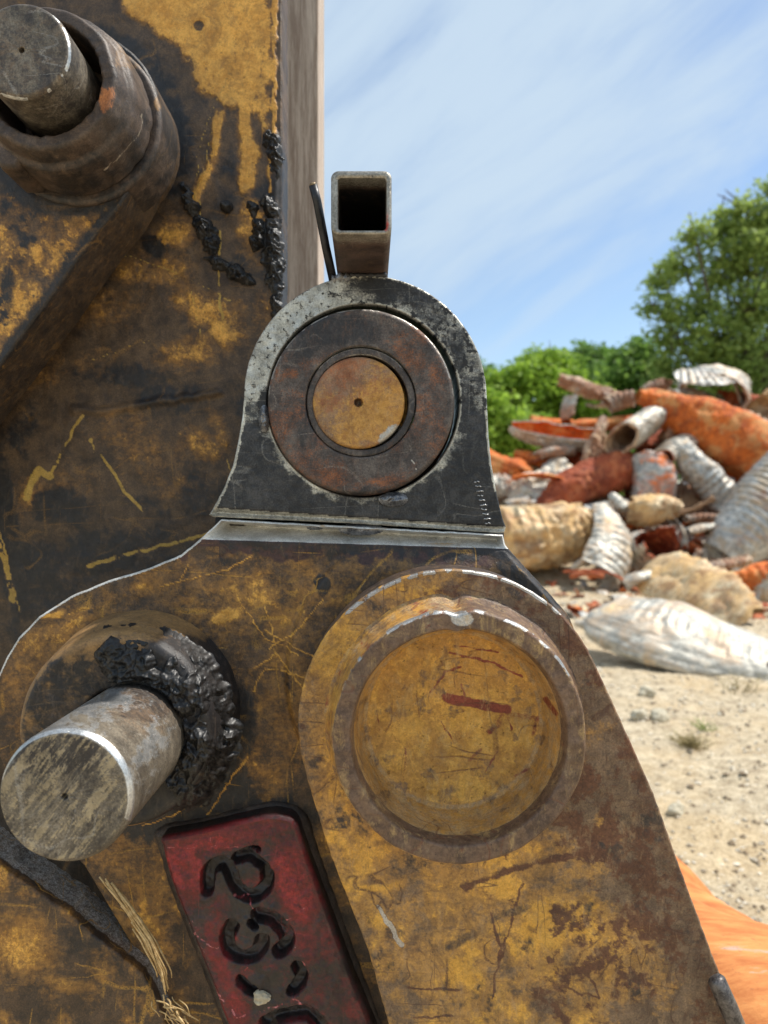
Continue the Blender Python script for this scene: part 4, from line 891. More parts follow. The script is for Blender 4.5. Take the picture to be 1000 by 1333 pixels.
mats = {
 'orange': pipe_mat('rust_orange_pipe', TAN, ORA, .16, off=1, mud=lin(206, 150, 92)), 'darkor': pipe_mat('dark_rust_pipe', BRO, DOR, .2, off=2, mud=lin(190, 112, 70)), 'galv': pipe_mat('galvanised_pipe', GAL, BRO, -.06, off=3, mud=lin(176, 156, 130)),
 'white': pipe_mat('chalky_pipe', GAL2, TAN, -.07, off=4, mud=lin(190, 166, 140)), 'tan': pipe_mat('tan_mud_pipe', (lin(196, 176, 140), lin(226, 208, 174)), TAN, .04, off=5, mud=lin(150, 112, 76)), 'brown': pipe_mat('brown_pipe', (lin(168, 152, 136), lin(200, 182, 164)), BRO, .08, off=6, mud=lin(206, 180, 150)),
 'mixed': pipe_mat('half_rusted_pipe', GAL, ORA, 0.0, off=7), 'half': pipe_mat('rust_streaked_pipe', GAL2, BRO, 0.02, off=9)}
def pipe(label, path, mat, corr=.016, pitch=.075, squash=1.0, roll=0.0, crush=.12, th=(0, 360), seed=0, thick=.012, nseg=56, ds=.0125, cat='culvert pipe', helix=0.0, name='culvert_pipe', twist=0.0, end=.0, pinch=None, wr=0.0, inner_mat=None, crum=.035, rip=.73):
    """path: [(px,py,D,radius px)] axis in the picture with real distance; squash <1 flattens along the roll direction"""
    C = [tuple(P3(a, b, d))+(r/F*d,) for a, b, d, r in path]
    C = resample(chaikin(C, 2, False), ds, False); C, R = C[:, :3], C[:, 3]; m = len(C)
    T = np.gradient(C, axis=0); T /= np.linalg.norm(T, axis=1)[:, None]
    s = np.concatenate([[0], np.cumsum(np.linalg.norm(np.diff(C, axis=0), axis=1))])
    up_ = np.array([0, 0, 1.0]) if abs(T[0][2]) < .93 else np.array([0, 1.0, 0])
    u = np.cross(up_, T[0]); u /= np.linalg.norm(u)
    full = th[1]-th[0] >= 360; k = nseg; t = np.radians(np.linspace(th[0], th[1], k, endpoint=not full)); outer = []; inner = []
    for i in range(m):
        u = u-T[i]*np.dot(u, T[i]); u /= np.linalg.norm(u); v = np.cross(T[i], u); v = v if v[2] > 0 or abs(T[i][2]) > .9 else v
        ro = math.radians(roll)+twist*s[i]/max(s[-1], .01); sq = squash if pinch is None else squash*np.interp(s[i]/s[-1], pinch[0], pinch[1])
        a = R[i]*(1+(1-sq)*.45); b_ = R[i]*sq
        tt = t; n1 = fbm(np.cos(tt)*1.1+7+seed*3.3, np.sin(tt)*1.1+7, s[i]*1.3/max(R.mean(), .1)*.5, seed, 4)-.5
        n2 = 1-np.abs(fbm(np.cos(tt)*1.7+3+seed, np.sin(tt)*1.7+5, s[i]*1.8, seed+40, 3)-.5)*4
        rad = 1+crush*2.2*n1-crush*.35*np.clip(n2, 0, 1)
        co = corr*np.sin(2*math.pi*(s[i]/pitch+helix*tt/(2*math.pi)))
        if wr: rad = rad+wr*((1-np.abs(fbm(np.cos(tt)*4.2+9, np.sin(tt)*4.2+9, s[i]*.9+seed, seed+60, 4)-.5)*5)*.5+(fbm(np.cos(tt)*2+3, np.sin(tt)*2+3, s[i]*3.2, seed+63, 3)-.5))
        co = co*sst(.36, .56, fbm(np.cos(tt)*1.3+4, np.sin(tt)*1.3+4+seed, s[i]*1.1, seed+11, 3))
        ex, ey = np.cos(tt)*(a*rad+co), np.sin(tt)*(b_*rad+co)
        px_, py_ = ex*math.cos(ro)-ey*math.sin(ro), ex*math.sin(ro)+ey*math.cos(ro)
        off = T[i]*0
        P = C[i]+px_[:, None]*u+py_[:, None]*v
        if end and (i < 3 or i > m-4):
            P = P+T[i]*(end*(fbm(np.cos(tt)*2+9, np.sin(tt)*2+9, 0, seed+7, 3)-.5))[:, None]*(1 if i > 3 else 1)
        q_ = 1-thick/np.maximum(np.hypot(px_, py_), .02)
        if crum:
            q3 = fbm(P[:, 0]*2.6+seed*1.7, P[:, 1]*2.6, P[:, 2]*2.6, 90, 3); q4 = 1-np.abs(fbm(P[:, 0]*3.4+seed, P[:, 1]*3.4, P[:, 2]*3.4, 95, 3)-.5)*4.5
            dn = P-C[i]; dn = dn/(np.linalg.norm(dn, axis=1)[:, None]+1e-6); P = P+dn*((q3-.5)*2*crum*1.6-np.clip(q4, 0, 1)**2*crum)[:, None]*min(1, R[i]*3)
        outer.append(P); inner.append(C[i]+(px_*q_)[:, None]*u+(py_*q_)[:, None]*v+(P-C[i]-px_[:, None]*u-py_[:, None]*v))
    rings = outer+inner[::-1]; n = len(rings); V = np.vstack(rings); Fc = []
    ii = np.arange(k if full else k-1); jj = (ii+1) % k
    for a in range(n): Fc += np.stack([a*k+ii, a*k+jj, ((a+1) % n)*k+jj, ((a+1) % n)*k+ii], 1).tolist()
    if rip:
        O_ = np.array(outer); rn = fbm(O_[..., 0]*2.2+seed, O_[..., 1]*2.2, O_[..., 2]*2.2, 120+seed, 4); en = np.minimum(s, s[-1]-s)[:, None]
        kill = rn+.30*np.clip(1-en/.28, 0, 1) > rip; nk = len(ii); keep = []
        for f_, fc in enumerate(Fc):
            r_, c_ = divmod(f_, nk); a_ = r_ if r_ < m else 2*m-2-r_
            if r_ != m-1 and r_ != n-1 and 0 <= a_ < m and kill[min(a_, m-1), c_]: continue
            if (r_ == m-1 and kill[m-2, c_]) or (r_ == n-1 and kill[0, c_]): continue
            keep.append(f_)
        mi0 = [1 if len(ii)*(m-1) <= f_ < len(ii)*n else 0 for f_ in keep]; Fc = [Fc[f_] for f_ in keep]
    else: mi0 = None
    if not full:
        for a in range(m-1):
            b2 = n-1-a
            Fc.append((a*k, (a+1)*k, (b2-1)*k, b2*k)); Fc.append((a*k+k-1, b2*k+k-1, (b2-1)*k+k-1, (a+1)*k+k-1))
    im = mats[inner_mat] if inner_mat else None; nf_ = len(Fc); lim = len(ii)*(m-1)
    mi = [1 if im is not None and lim <= f < len(ii)*n else 0 for f in range(nf_)] if mi0 is None else (mi0+[0]*(nf_-len(mi0)))
    o = mesh(name, V, Fc, mats[mat] if isinstance(mat, str) else mat, None, mats=[im] if im else None, midx=mi if im else None); tag(o, label, cat, 'scrap culvert pipes in the heap' if name == 'culvert_pipe' else None); return o
# back row, then forward
pipe('grey ribbed flattened arch of pipe on top of the heap, open toward the viewer', [(926, 516, 13.7, 40), (930, 510, 14.3, 40), (934, 504, 15.2, 38)], 'white', squash=.8, roll=8, th=(-20, 215), seed=3, rip=0, crush=.12, corr=.02, pitch=.14, thick=.03, inner_mat='brown', wr=.05)
pipe('pale ribbed sheet lying over the arch at the very top of the heap', [(876, 490, 13.6, 14), (905, 492, 13.5, 19), (930, 492, 13.5, 16), (952, 492, 13.6, 10)], 'galv', squash=.3, roll=38, th=(10, 175), seed=4, crush=.08, corr=.02, pitch=.13)
pipe('thin pale bent strip of pipe wall dropping from the right side of the top arch', [(944, 486, 14.0, 8), (958, 500, 13.9, 7), (966, 524, 13.9, 7)], 'galv', squash=.4, seed=5, crush=.05, corr=.01, pitch=.13)
pipe('brown corrugated pipe with a torn upper edge behind the big orange pipe', [(893, 532, 13.8, 22), (930, 540, 13.7, 26), (975, 560, 13.6, 32), (1040, 600, 13.4, 36)], 'brown', seed=6, crush=.15, corr=.026, pitch=.125, squash=.8)
pipe('small pinkish crushed pipe end under the grey arch', [(872, 520, 13.9, 16), (895, 518, 14.1, 17), (910, 520, 14.4, 14)], 'half', seed=7, crush=.2, squash=.8)
pipe('dark brown curled pipe piece on the skyline left of the arch', [(836, 512, 14.2, 13), (856, 500, 14.2, 15), (880, 502, 14.3, 12)], 'brown', seed=8, crush=.25, squash=.6)
pipe('pale yellow crushed pipe at the right edge of the photo, on top', [(982, 536, 13.6, 16), (1005, 524, 13.7, 22), (1050, 520, 13.8, 28)], 'tan', seed=9, crush=.2)
pipe('large bright orange corrugated pipe sloping down to the right, small pinched mouth', [(831, 516, 12.7, 10), (850, 520, 12.7, 17), (876, 536, 12.6, 28), (910, 552, 12.5, 38), (950, 572, 12.4, 46), (1000, 602, 12.3, 52), (1060, 640, 12.2, 54)], 'orange', seed=10, rip=0, crush=.13, wr=.03, corr=.011, pitch=.115, squash=.92, ds=.018)
pipe('crumpled brown pipe at the upper left of the heap, flattened grey mouth', [(730, 494, 13.9, 12), (752, 501, 13.8, 18), (785, 512, 13.7, 18), (818, 522, 13.6, 13)], 'brown', seed=11, rip=0, crush=.28, squash=.72, roll=15, corr=.006, end=.3, wr=.04, nseg=90, inner_mat='galv', crum=.08)
pipe('small wrinkled pinkish pipe stub beside the mouth of the big orange pipe', [(792, 528, 13.2, 12), (808, 520, 13.2, 13), (826, 520, 13.1, 11)], 'brown', seed=12, rip=0, crush=.2, corr=.02, pitch=.1)
pipe('torn brown and white scrap of pipe hanging under the crumpled brown pipe', [(744, 516, 13.6, 9), (740, 532, 13.5, 11), (737, 548, 13.4, 8)], 'half', seed=13, crush=.3, squash=.5, corr=.01)
pipe('grey sheet of pipe wall in the shade beneath the crumpled brown pipe', [(760, 522, 13.7, 10), (790, 527, 13.7, 11), (812, 530, 13.7, 8)], 'galv', seed=14, crush=.1, squash=.5, th=(170, 370))
pipe('orange split pipe trough with pale underside at the left of the heap', [(664, 553, 13.0, 8), (684, 560, 12.9, 22), (712, 565, 12.8, 26), (745, 570, 12.7, 24), (780, 572, 12.7, 18)], 'galv', seed=15, crush=.16, squash=.85, th=(188, 425), corr=.006, inner_mat='orange', thick=.02, wr=.08)
pipe('bright orange sheet of pipe running behind the split trough', [(690, 548, 13.3, 12), (740, 556, 13.3, 16), (790, 552, 13.2, 17), (830, 548, 13.2, 14)], 'orange', seed=16, crush=.16, squash=.6, corr=.008)
pipe('tall folded tan pipe piece standing in the middle of the heap', [(764, 620, 12.3, 20), (772, 592, 12.3, 24), (781, 566, 12.4, 16), (786, 544, 12.5, 6)], 'brown', seed=17, crush=.22, squash=.6, corr=.006, nseg=90, roll=60, wr=.05, crum=.08)
pipe('white pipe with a wide oval mouth facing left in the middle of the heap', [(808, 572, 11.9, 27), (824, 562, 12.2, 27), (842, 550, 12.6, 25), (856, 545, 12.9, 22)], 'white', seed=18, rip=0, crush=.14, squash=.66, roll=-35, corr=.004, wr=.04, thick=.05, inner_mat='brown', nseg=64)
pipe('brown crushed pipe wedged under the big orange pipe', [(852, 560, 12.7, 22), (868, 574, 12.7, 20), (884, 590, 12.7, 14)], 'brown', seed=19, crush=.25, squash=.7)
pipe('dark orange smooth bent pipe across the centre of the heap', [(690, 672, 12.0, 16), (716, 655, 12.0, 22), (750, 634, 12.0, 26), (785, 618, 12.1, 28), (812, 612, 12.2, 26), (826, 616, 12.3, 22)], 'darkor', seed=20, rip=0, crush=.16, corr=.005, pitch=.12, wr=.05)
pipe('short grey stub of pipe standing upright with crumpled open mouth', [(850, 655, 11.9, 27), (851, 630, 11.9, 29), (849, 606, 11.95, 27), (848, 596, 12.0, 27)], 'mixed', seed=21, crush=.18, squash=.85, corr=.004, thick=.04, wr=.07, inner_mat='galv', end=.2)
pipe('narrow grey corrugated pipe below the big orange pipe', [(886, 585, 12.0, 16), (902, 605, 11.9, 21), (925, 628, 11.9, 23), (950, 655, 11.9, 22), (964, 676, 11.9, 20)], 'galv', seed=22, rip=0, crush=.16, corr=.015, pitch=.11, wr=.05)
pipe('small brown and white bent pipe piece right of the narrow grey pipe', [(930, 672, 11.7, 14), (950, 650, 11.7, 13), (972, 634, 11.7, 13), (992, 628, 11.8, 9)], 'half', seed=23, crush=.25, squash=.6)
pipe('orange crushed pipe at the left edge of the heap beside the eye plate', [(610, 590, 12.8, 20), (640, 604, 12.7, 24), (668, 616, 12.6, 26), (700, 628, 12.6, 16)], 'orange', seed=24, crush=.25, squash=.8, wr=.12, corr=.006)
pipe('small rust red curl of pipe below the orange trough', [(672, 592, 12.9, 12), (690, 596, 12.8, 16), (716, 606, 12.7, 12)], 'orange', seed=25, crush=.2, squash=.7)
pipe('crumpled grey white sheet sloping down at the left of the heap', [(655, 668, 11.9, 10), (684, 640, 12.0, 19), (712, 616, 12.2, 18), (742, 604, 12.3, 12)], 'white', seed=26, crush=.3, squash=.45, roll=45, corr=.004, nseg=100, wr=.08, crum=.1)
pipe('lower crumpled pale sheet next to the eye plate', [(640, 662, 11.8, 14), (672, 656, 11.7, 16), (704, 648, 11.8, 12)], 'galv', seed=27, crush=.35, squash=.5, corr=.004)
pipe('brown rubble of crushed pipe at the left, under the orange pipe', [(625, 640, 12.3, 26), (655, 636, 12.3, 26), (678, 640, 12.3, 18)], 'half', seed=28, crush=.35, squash=.9)
pipe('wide tan crushed pipe with yellow ripples at the left foot of the heap', [(600, 736, 11.0, 40), (650, 710, 10.9, 52), (700, 702, 10.9, 50), (745, 692, 11.0, 44), (776, 672, 11.1, 26)], 'tan', seed=29, crush=.24, squash=.86, corr=.016, pitch=.15, helix=0, nseg=110, wr=.03, crum=.045)
pipe('pale boulder shaped lump of muddy crushed pipe', [(808, 668, 11.3, 18), (830, 664, 11.2, 27), (860, 662, 11.2, 28), (884, 660, 11.3, 16)], 'tan', seed=30, crush=.2, squash=.8, corr=.008, pitch=.1, nseg=90, wr=.02, crum=.04)
pipe('curved white half shell of pipe standing on edge', [(778, 660, 10.9, 12), (790, 690, 10.6, 26), (788, 720, 10.4, 36), (772, 748, 10.2, 34)], 'white', seed=31, rip=0, crush=.12, squash=.75, th=(-70, 130), corr=.009, pitch=.11, roll=10, nseg=80, wr=.0, crum=.02)
pipe('small curled white pipe tip beside the boulder shaped lump', [(792, 642, 11.2, 5), (800, 650, 11.1, 9), (812, 664, 11.0, 9)], 'white', seed=32, crush=.1, corr=.005)
pipe('white curled strip at the foot of the half shell', [(744, 742, 10.3, 7), (762, 728, 10.2, 10), (784, 716, 10.2, 8)], 'white', seed=33, crush=.12, squash=.6, corr=.004)
pipe('grey brown pipe with a black open mouth and torn rim', [(866, 706, 10.3, 32), (848, 716, 10.6, 34), (832, 724, 10.9, 34), (822, 728, 11.2, 30)], 'half', seed=34, crush=.2, squash=.85, corr=.012, pitch=.13, thick=.03, end=.3, nseg=90, wr=.06, inner_mat='darkor')
pipe('bent grey flap of torn pipe wall right of the black mouth', [(870, 672, 10.4, 10), (884, 690, 10.3, 20), (890, 715, 10.3, 16)], 'galv', seed=35, crush=.15, squash=.5, th=(-60, 100), corr=.004)
pipe('pale blue white torn flap lying on the pipes right of the black mouth', [(886, 694, 10.4, 9), (908, 688, 10.4, 13), (938, 684, 10.5, 9)], 'white', seed=36, crush=.3, squash=.5, corr=.004)
pipe('brown pink flattened strip above the blue white flap', [(892, 676, 11.0, 8), (920, 672, 11.0, 9), (950, 680, 11.0, 8)], 'half', seed=37, crush=.2, squash=.6)
pipe('big grey ribbed pipe at the right edge of the photo', [(940, 726, 10.3, 28), (962, 702, 10.3, 40), (992, 668, 10.4, 47), (1030, 628, 10.5, 50), (1075, 590, 10.6, 50)], 'galv', seed=38, rip=0, crum=.012, crush=.05, corr=.018, pitch=.10, nseg=72)
pipe('rusty orange ribbed pipe lying at the right edge of the photo', [(925, 770, 8.6, 14), (955, 760, 8.5, 20), (990, 750, 8.4, 24), (1050, 738, 8.3, 26)], 'orange', seed=39, rip=0, crush=.16, wr=.06, corr=.008, pitch=.09, squash=.8)
pipe('short white ribbed stub at the right edge below the rusty pipe', [(976, 768, 7.9, 16), (992, 766, 7.8, 19), (1030, 764, 7.7, 20)], 'white', seed=40, crush=.08, corr=.012, pitch=.07)
pipe('flat tan sheet of crushed pipe behind the flattened white pipe', [(842, 742, 8.4, 22), (858, 748, 8.2, 32), (890, 762, 7.9, 36), (935, 787, 7.4, 36), (968, 806, 7.2, 30), (980, 813, 7.1, 20)], 'tan', seed=41, crush=.22, squash=.34, roll=42, corr=.007, pitch=.085, nseg=110, wr=.03, crum=.03)
pipe('small white crushed end of pipe left of the flat tan sheet', [(812, 762, 8.2, 9), (828, 752, 8.2, 14), (850, 750, 8.3, 11)], 'white', seed=42, crush=.25, squash=.7, corr=.003)
pipe('long flattened white pipe like a crushed sack in front of the heap', [(770, 797, 5.75, 24), (784, 801, 5.7, 38), (822, 812, 5.55, 50), (866, 826, 5.4, 56), (915, 842, 5.3, 50), (965, 856, 5.2, 40), (1030, 870, 5.1, 32)], 'white', seed=43, crush=.10, squash=.52, roll=26, corr=.004, pitch=.07, helix=0, nseg=160, thick=.01, ds=.010, end=.3, wr=.05, crum=.022)
pipe('rust brown rib of pipe lying low at the far right behind the white stub', [(905, 742, 9.6, 9), (940, 735, 9.6, 12), (975, 728, 9.6, 10)], 'brown', seed=44, crush=.2, squash=.6)
pipe('dark tan crushed pipe filling the gap behind the tall folded piece', [(700, 596, 13.2, 16), (750, 590, 13.2, 26), (820, 590, 13.3, 26), (880, 570, 13.3, 20)], 'darkor', seed=45, crush=.2, squash=.8)
pipe('dark brown crushed pipe in the shade behind the upright stub', [(806, 650, 12.6, 22), (850, 640, 12.6, 26), (900, 660, 12.6, 26), (950, 690, 12.5, 26)], 'brown', seed=46, crush=.2, squash=.8)
pipe('long grey corrugated pipe half buried between the dark orange pipe and the tan one', [(690, 690, 11.6, 12), (740, 676, 11.6, 15), (790, 664, 11.7, 14), (830, 660, 11.8, 10)], 'galv', seed=51, crush=.1, corr=.014, pitch=.09, nseg=72)
pipe('curled brown and white sheet with a dark hollow under the orange trough', [(690, 596, 12.5, 10), (714, 586, 12.5, 16), (744, 586, 12.6, 14)], 'half', seed=52, crush=.2, corr=.01, th=(150, 400), squash=.7, inner_mat='darkor')
pipe('pale ribbed pipe mouth peeping out between the stub and the big orange pipe', [(862, 596, 11.9, 15), (876, 584, 12.1, 17), (896, 574, 12.4, 16)], 'white', seed=53, rip=0, crush=.12, corr=.012, pitch=.09, squash=.75, inner_mat='darkor', thick=.03)
pipe('rusty ribbed half pipe lying across the top right behind the big orange pipe', [(930, 520, 14.4, 14), (965, 526, 14.3, 18), (1010, 536, 14.2, 20), (1050, 548, 14.1, 20)], 'darkor', seed=54, crush=.12, corr=.018, pitch=.12)
pipe('grey crushed pipe lying under the big grey ribbed pipe at right', [(888, 728, 10.9, 12), (925, 722, 10.8, 17), (965, 728, 10.7, 18), (1010, 736, 10.6, 18)], 'half', seed=55, crush=.2, corr=.014, pitch=.1, squash=.7)
pipe('thin orange strip of pipe wall curling over the pale sheet at the left', [(656, 626, 12.0, 6), (690, 618, 11.9, 8), (726, 622, 11.9, 7), (752, 634, 11.9, 5)], 'orange', seed=56, crush=.2, corr=.006, th=(-30, 160), squash=.6)
# sticks and rods on the heap
def debris():
    rnd = np.random.RandomState(17); V = []; Fc = []; mi = []; b0 = 0
    for k in range(520):
        if k < 330: x = rnd.uniform(1.5, 7.2); y = rnd.uniform(11.2, 14.6)
        else: y = rnd.uniform(7.5, 11.5); x = y*rnd.uniform(.22, .6)
        z = gz(x, y)+(rnd.uniform(0, .25) if k < 330 else .01); L = rnd.uniform(.06, .32)*(1 if k < 330 else .45); w = L*rnd.uniform(.25, .8); cv = rnd.uniform(.3, 1.6)
        u = np.linspace(-1, 1, 6); g = np.linspace(-1, 1, 4); U, G_ = np.meshgrid(u, g); th_ = U*cv
        X_ = np.sin(th_)*L/cv; Z_ = (np.cos(th_)-1)*L/cv*.8+.008*np.sin(U*14); Y_ = G_*w*(1+.3*np.sin(U*5+k)); P = np.stack([X_.ravel(), Y_.ravel(), Z_.ravel()], 1); P += rnd.normal(0, L*.04, P.shape)
        n0 = np.cross([1, 0, 0], [0, 1, 0]); Q = np.vstack([P, P-np.array([0, 0, .008])]); e = rnd.uniform(-.9, .9, 3)*np.array([1, 1, 3.4]); R_ = np.array(__import__('mathutils').Euler(tuple(e)).to_matrix())
        V.append(Q@R_.T+np.array([x, y, z+L*.15])); idx = np.arange(24).reshape(4, 6)
        q = np.stack([idx[:-1, :-1].ravel(), idx[:-1, 1:].ravel(), idx[1:, 1:].ravel(), idx[1:, :-1].ravel()], 1)
        f_ = (q+b0).tolist()+(q[:, ::-1]+24+b0).tolist(); ring = list(idx[0])+list(idx[1:, -1])+list(idx[-1, -2::-1])+list(idx[-2:0:-1, 0])
        f_ += [(b0+ring[i], b0+24+ring[i], b0+24+ring[(i+1) % len(ring)], b0+ring[(i+1) % len(ring)]) for i in range(len(ring))]
        Fc += f_; mi += [rnd.choice([0, 1, 2, 3, 4], p=[.25, .2, .2, .15, .2])]*len(f_); b0 += 48
    o = mesh('scrap_litter', np.vstack(V), Fc, mats['orange'], None, mats=[mats['galv'], mats['brown'], mats['tan'], mats['darkor']], midx=mi, origin=(0, 0, 0)); o['kind'] = 'stuff'; o['label'] = 'small torn bits of rusty and grey sheet littering the heap and the ground at its foot'; o['category'] = 'scrap litter'
debris()
def stick(pts, r0, mat, label, name='stick', cat='stick'):
    P = resample(chaikin([tuple(P3(a, b, d)) for a, b, d in pts], 2, False), .03, False); rad = np.full(len(P), r0)*(1+.2*np.sin(np.arange(len(P))*.9))*np.linspace(.8, 1, len(P))
    V, Fc = tube_mesh([(P, rad)], 8); tag(mesh(name, V, Fc, mat, None), label, cat)
M_stick = simple('bark_stick', lin(120, 90, 64), lin(176, 138, 104), .8, 0, 20, .5, .01)
stick([(884, 668, 10.8), (905, 662, 10.7), (930, 648, 10.6)], .035, M_stick, 'short brown stick poking out right of the boulder shaped lump')
stick([(733, 744, 9.6), (768, 742, 9.5), (800, 746, 9.4), (822, 764, 9.2), (835, 770, 9.1)], .018, mats['darkor'], 'thin bent rusty rod on the ground at the foot of the heap', 'rusty_rod', 'rod')
stick([(742, 750, 9.9), (765, 746, 9.8), (786, 750, 9.7)], .04, mats['darkor'], 'short thick rusty scrap lying below the half shell', 'rusty_rod', 'rod')
# rusty smooth pipe close by, bottom right
M_near = None
def near_mat():
    b = NB('fresh_rust_sheet'); n = b.noise(5, 6, .6, .5); s_ = b.noise(26, 6, .7, .2, sc3=(.25, 1, 1), rot=(0, .5, .6)); f = b.noise(120, 4, .7)
    c = b.mix(b.rng(b.math('ADD', b.math('MULTIPLY', n, .4), b.math('MULTIPLY', s_, .6)), .38, .62), lin(176, 98, 44), lin(222, 150, 84))
    c = b.mix(b.rng(s_, .58, .68, 0, .8), c, lin(178, 158, 146)); c = b.mix(b.rng(f, .6, .7, 0, .6), c, lin(140, 84, 56))
    return b.finish(c, .8, 0, b.math('ADD', s_, b.math('MULTIPLY', f, .5)), .4, .004)
pipe('smooth bright orange rusty pipe on the ground at the bottom right corner', [(720, 1225, 1.62, 160), (762, 1267, 1.45, 180), (797, 1307, 1.3, 203), (890, 1408, 1.05, 251), (1005, 1553, .86, 308), (1100, 1680, .75, 350)], near_mat(), seed=50, rip=0, crush=.035, squash=1.0, corr=.002, pitch=.5, nseg=90, name='rusty_pipe', cat='rusty pipe')

# ------------------------------------------------------------------ trees
def leaf_mat(name, a, c_):
    b = NB(name); g = b.n('ShaderNodeAttribute', attribute_name='M'); sp_ = b.n('ShaderNodeSeparateColor'); b.l(g.outputs['Color'], sp_.inputs[0])
    c = b.mix(sp_.outputs[0], a, c_); b.finish(c, .6, 0, None)
    tr = b.n('ShaderNodeBsdfTranslucent'); b.l(c, tr.inputs[0]); ms = b.n('ShaderNodeMixShader'); ms.inputs[0].default_value = .5
    b.l(b.bs.outputs[0], ms.inputs[1]); b.l(tr.outputs[0], ms.inputs[2]); b.l(ms.outputs[0], b.out.inputs[0]); return b.m
L_big = leaf_mat('oak_leaves', lin(116, 138, 66), lin(182, 200, 112)); L_mid = leaf_mat('wood_leaves', lin(84, 120, 54), lin(146, 176, 84)); L_lime = leaf_mat('lime_leaves', lin(112, 146, 46), lin(178, 206, 84))
M_bark = simple('tree_bark', lin(70, 60, 50), lin(112, 100, 86), .9, 0, 6, .6, .03)
def tree(label, base, lobes, D, mat, n, leaf, seed, name='tree', group=None, dy=None):
    """lobes = [(px,py,radius px)] of leaf clumps at about distance D"""
    rnd = np.random.RandomState(seed); k = D/F; Vs = []; Ms = []; cs = []
    tot = sum(l[2]**2 for l in lobes)
    for li, l in enumerate(lobes):
        r = l[2]*k; d = D+(rnd.uniform(-.8, .8)*r if len(l) < 4 else l[3]); c = P3(l[0], l[1], d); cs.append((c, r))
        m = int(n*l[2]**2/tot); nc = max(6, int(m/26))
        u = rnd.normal(size=(nc, 3)); u /= np.linalg.norm(u, axis=1)[:, None]; rad = rnd.uniform(.35, 1.08, nc)**.6
        cc = c+u*rad[:, None]*r*np.array([1, .9, .85]); cl = r*.17+leaf*.6
        pts = np.repeat(cc, 26, 0)+rnd.normal(size=(nc*26, 3))*cl*np.array([1, 1, .6]); tone = np.repeat(rnd.rand(nc), 26)*.6+rnd.rand(nc*26)*.4
        Vs.append(pts); Ms.append(tone)
    P = np.vstack(Vs); tn = np.concatenate(Ms); m = len(P)
    nr = rnd.normal(size=(m, 3))+np.array([0, 0, 1.3]); nr /= np.linalg.norm(nr, axis=1)[:, None]; a = np.cross(nr, rnd.normal(size=(m, 3))); a /= np.linalg.norm(a, axis=1)[:, None]; b_ = np.cross(nr, a)
    sz = leaf*rnd.uniform(.5, 1.2, m)[:, None]
    Q = np.stack([P-a*sz, P-b_*sz*.55+nr*sz*.12, P+a*sz, P+b_*sz*.55+nr*sz*.12], 1).reshape(-1, 3); Fc = np.arange(m*4).reshape(-1, 4)
    b0 = np.array([(base-500)/F*D, D, 0]); root = thing(name, label, name.replace('_', ' '), b0, group)
    M = np.zeros((m*4, 4)); M[:, 0] = np.repeat(tn, 4)
    mesh('crown', Q, Fc, mat, root, M, smooth=False)
    top = max(c[2] for c, r in cs); mc = np.mean([c for c, r in cs], 0); H = top; paths = []
    tp = [b0, b0*.6+np.array([mc[0], mc[1], 0])*.4+np.array([0, 0, H*.35]), np.array([mc[0], mc[1], H*.85])]; tp[1][2] = H*.38
    tp = resample(chaikin([tuple(p) for p in tp], 2, False), H/14, False); paths.append((tp, np.linspace(H*.022, H*.005, len(tp))))
    for c, r in cs:
        s0 = tp[int(len(tp)*rnd.uniform(.3, .6))]; mid = (s0+c)/2+np.array([0, 0, -.05*H]); L = resample(chaikin([tuple(s0), tuple(mid), tuple(c+(c-s0)*.1)], 2, False), .5, False)
        paths.append((L, np.linspace(H*.009, H*.002, len(L))))
        for j in range(4):
            e = c+rnd.normal(size=3)*r*.6; L2 = np.stack([L[-2]+(e-L[-2])*t for t in (0, .4, .8, 1)]); paths.append((L2, [H*.003, H*.0025, H*.0018, H*.001]))
    V, Fc2 = tube_mesh(paths, 7); mesh('trunk', V, Fc2, M_bark, root)
    return root
big = [(a_, b_, c_*.86) for a_, b_, c_ in [(972, 285, 34), (938, 300, 30), (905, 305, 22), (890, 340, 26), (862, 362, 22), (855, 400, 24), (875, 430, 30), (910, 395, 30), (945, 350, 38), (985, 330, 45), (1030, 300, 55), (930, 440, 40), (880, 470, 30), (970, 400, 42), (1015, 390, 50), (1060, 350, 60), (960, 465, 45), (1005, 470, 50), (915, 490, 40), (1060, 450, 60), (960, 520, 45), (1020, 530, 50), (1100, 400, 60), (1020, 255, 36), (870, 505, 30), (1080, 280, 50)]]
tree('tall leafy tree rising highest at the right edge of the photo', 985, big, 32, L_big, 38000, .15, 1)
W = 'trees and bushes beyond the heap'
tree('lime green bush nearest the eye plate, left of the others', 665, [(640, 560, 30), (665, 540, 30), (650, 590, 30), (690, 565, 26), (680, 590, 28), (628, 530, 30), (605, 570, 40), (715, 580, 26)], 20, L_lime, 9000, .10, 2, 'bush', W)
tree('light green tree with rounded top behind the lime bush', 700, [(700, 478, 26), (680, 492, 26), (722, 474, 24), (660, 510, 26), (705, 510, 34), (740, 500, 28), (740, 530, 34), (700, 545, 34), (660, 540, 30), (640, 505, 20), (765, 520, 25)], 36, L_lime, 12000, .17, 3, 'tree', W)
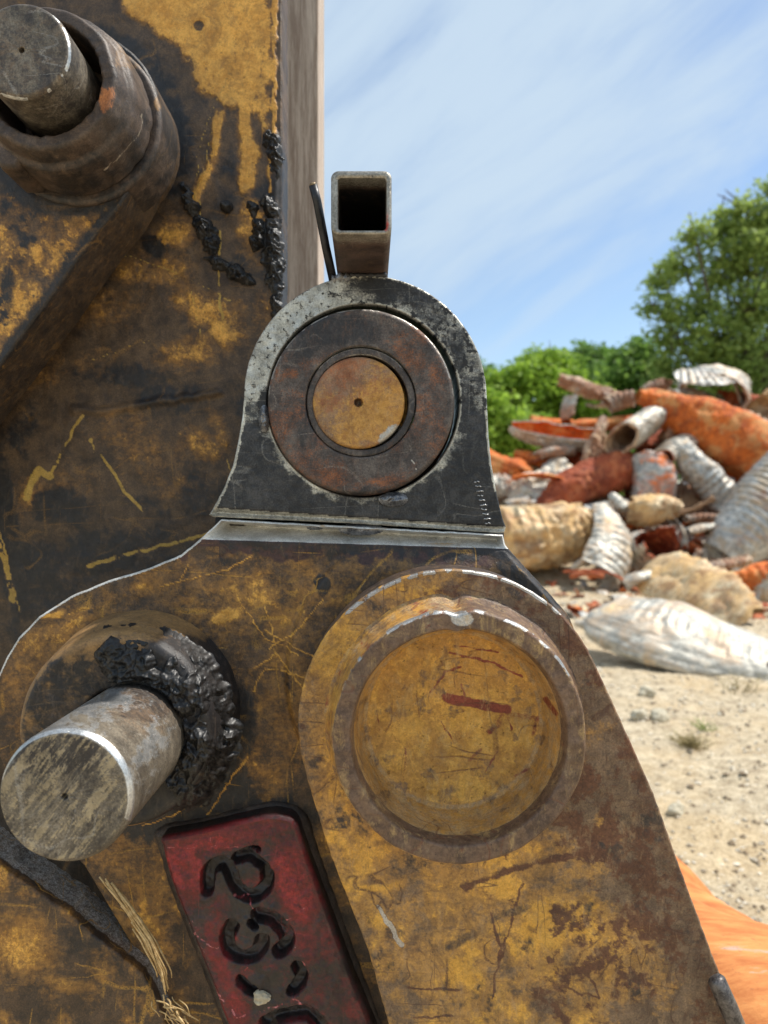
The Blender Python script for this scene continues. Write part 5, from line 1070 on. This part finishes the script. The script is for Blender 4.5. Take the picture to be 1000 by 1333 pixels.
tree('mid green tree left of the tall tree in the tree line', 770, [(757, 468, 22), (782, 472, 22), (740, 478, 18), (775, 500, 34), (800, 508, 30), (750, 515, 34), (810, 530, 34), (770, 545, 40)], 44, L_mid, 11000, .2, 4, 'tree', W)
tree('lower dark green tree between the tall tree and the mid green one', 825, [(822, 458, 20), (842, 462, 20), (806, 470, 18), (830, 490, 32), (860, 500, 34), (800, 500, 26), (835, 530, 40), (880, 530, 40), (920, 540, 40)], 40, L_mid, 12000, .18, 5, 'tree', W)
tree('dense dark tree low in the tree line behind the grey arch', 960, [(940, 530, 50), (990, 520, 55), (1040, 540, 60), (900, 560, 45), (970, 570, 60), (1090, 510, 70)], 38, L_big, 12000, .2, 6, 'tree', W)
tree('green tree at the left of the tree line seen beside the eye plate', 610, [(600, 500, 40), (570, 520, 45), (630, 500, 24), (600, 550, 45), (540, 560, 50), (640, 530, 28)], 40, L_mid, 9000, .2, 7, 'tree', W)
tree('distant green tree rising behind the big link at the left', 430, [(430, 490, 50), (380, 510, 50), (480, 510, 45), (430, 560, 60), (500, 560, 50), (350, 560, 50)], 44, L_mid, 7000, .24, 8, 'tree', W) if False else None
# far wood that closes the horizon
def wood():
    rnd = np.random.RandomState(9); n = 16000; x = rnd.uniform(-75, 110, n); y = 62+rnd.uniform(-5, 8, n); top = 8+2.2*(fbm(x/7, x*0, 0, 3, 3)-.5)*2
    z = rnd.rand(n)**.7*top; P = np.stack([x, y-np.sqrt(np.clip(1-(z/top)**2, 0, 1))*2, z], 1)
    nr = rnd.normal(size=(n, 3)); nr /= np.linalg.norm(nr, axis=1)[:, None]; a = np.cross(nr, rnd.normal(size=(n, 3))); a /= np.linalg.norm(a, axis=1)[:, None]; b_ = np.cross(nr, a); sz = .75*rnd.uniform(.6, 1.2, n)[:, None]
    Q = np.stack([P-a*sz, P-b_*sz*.7, P+a*sz, P+b_*sz*.7], 1).reshape(-1, 3); M = np.zeros((n*4, 4)); M[:, 0] = np.repeat(rnd.rand(n), 4)
    o = mesh('far_wood', Q, np.arange(n*4).reshape(-1, 4), L_mid, None, M, smooth=False); o['kind'] = 'stuff'; o['label'] = 'dense far wood closing the horizon behind the yard'; o['category'] = 'wood'
wood()
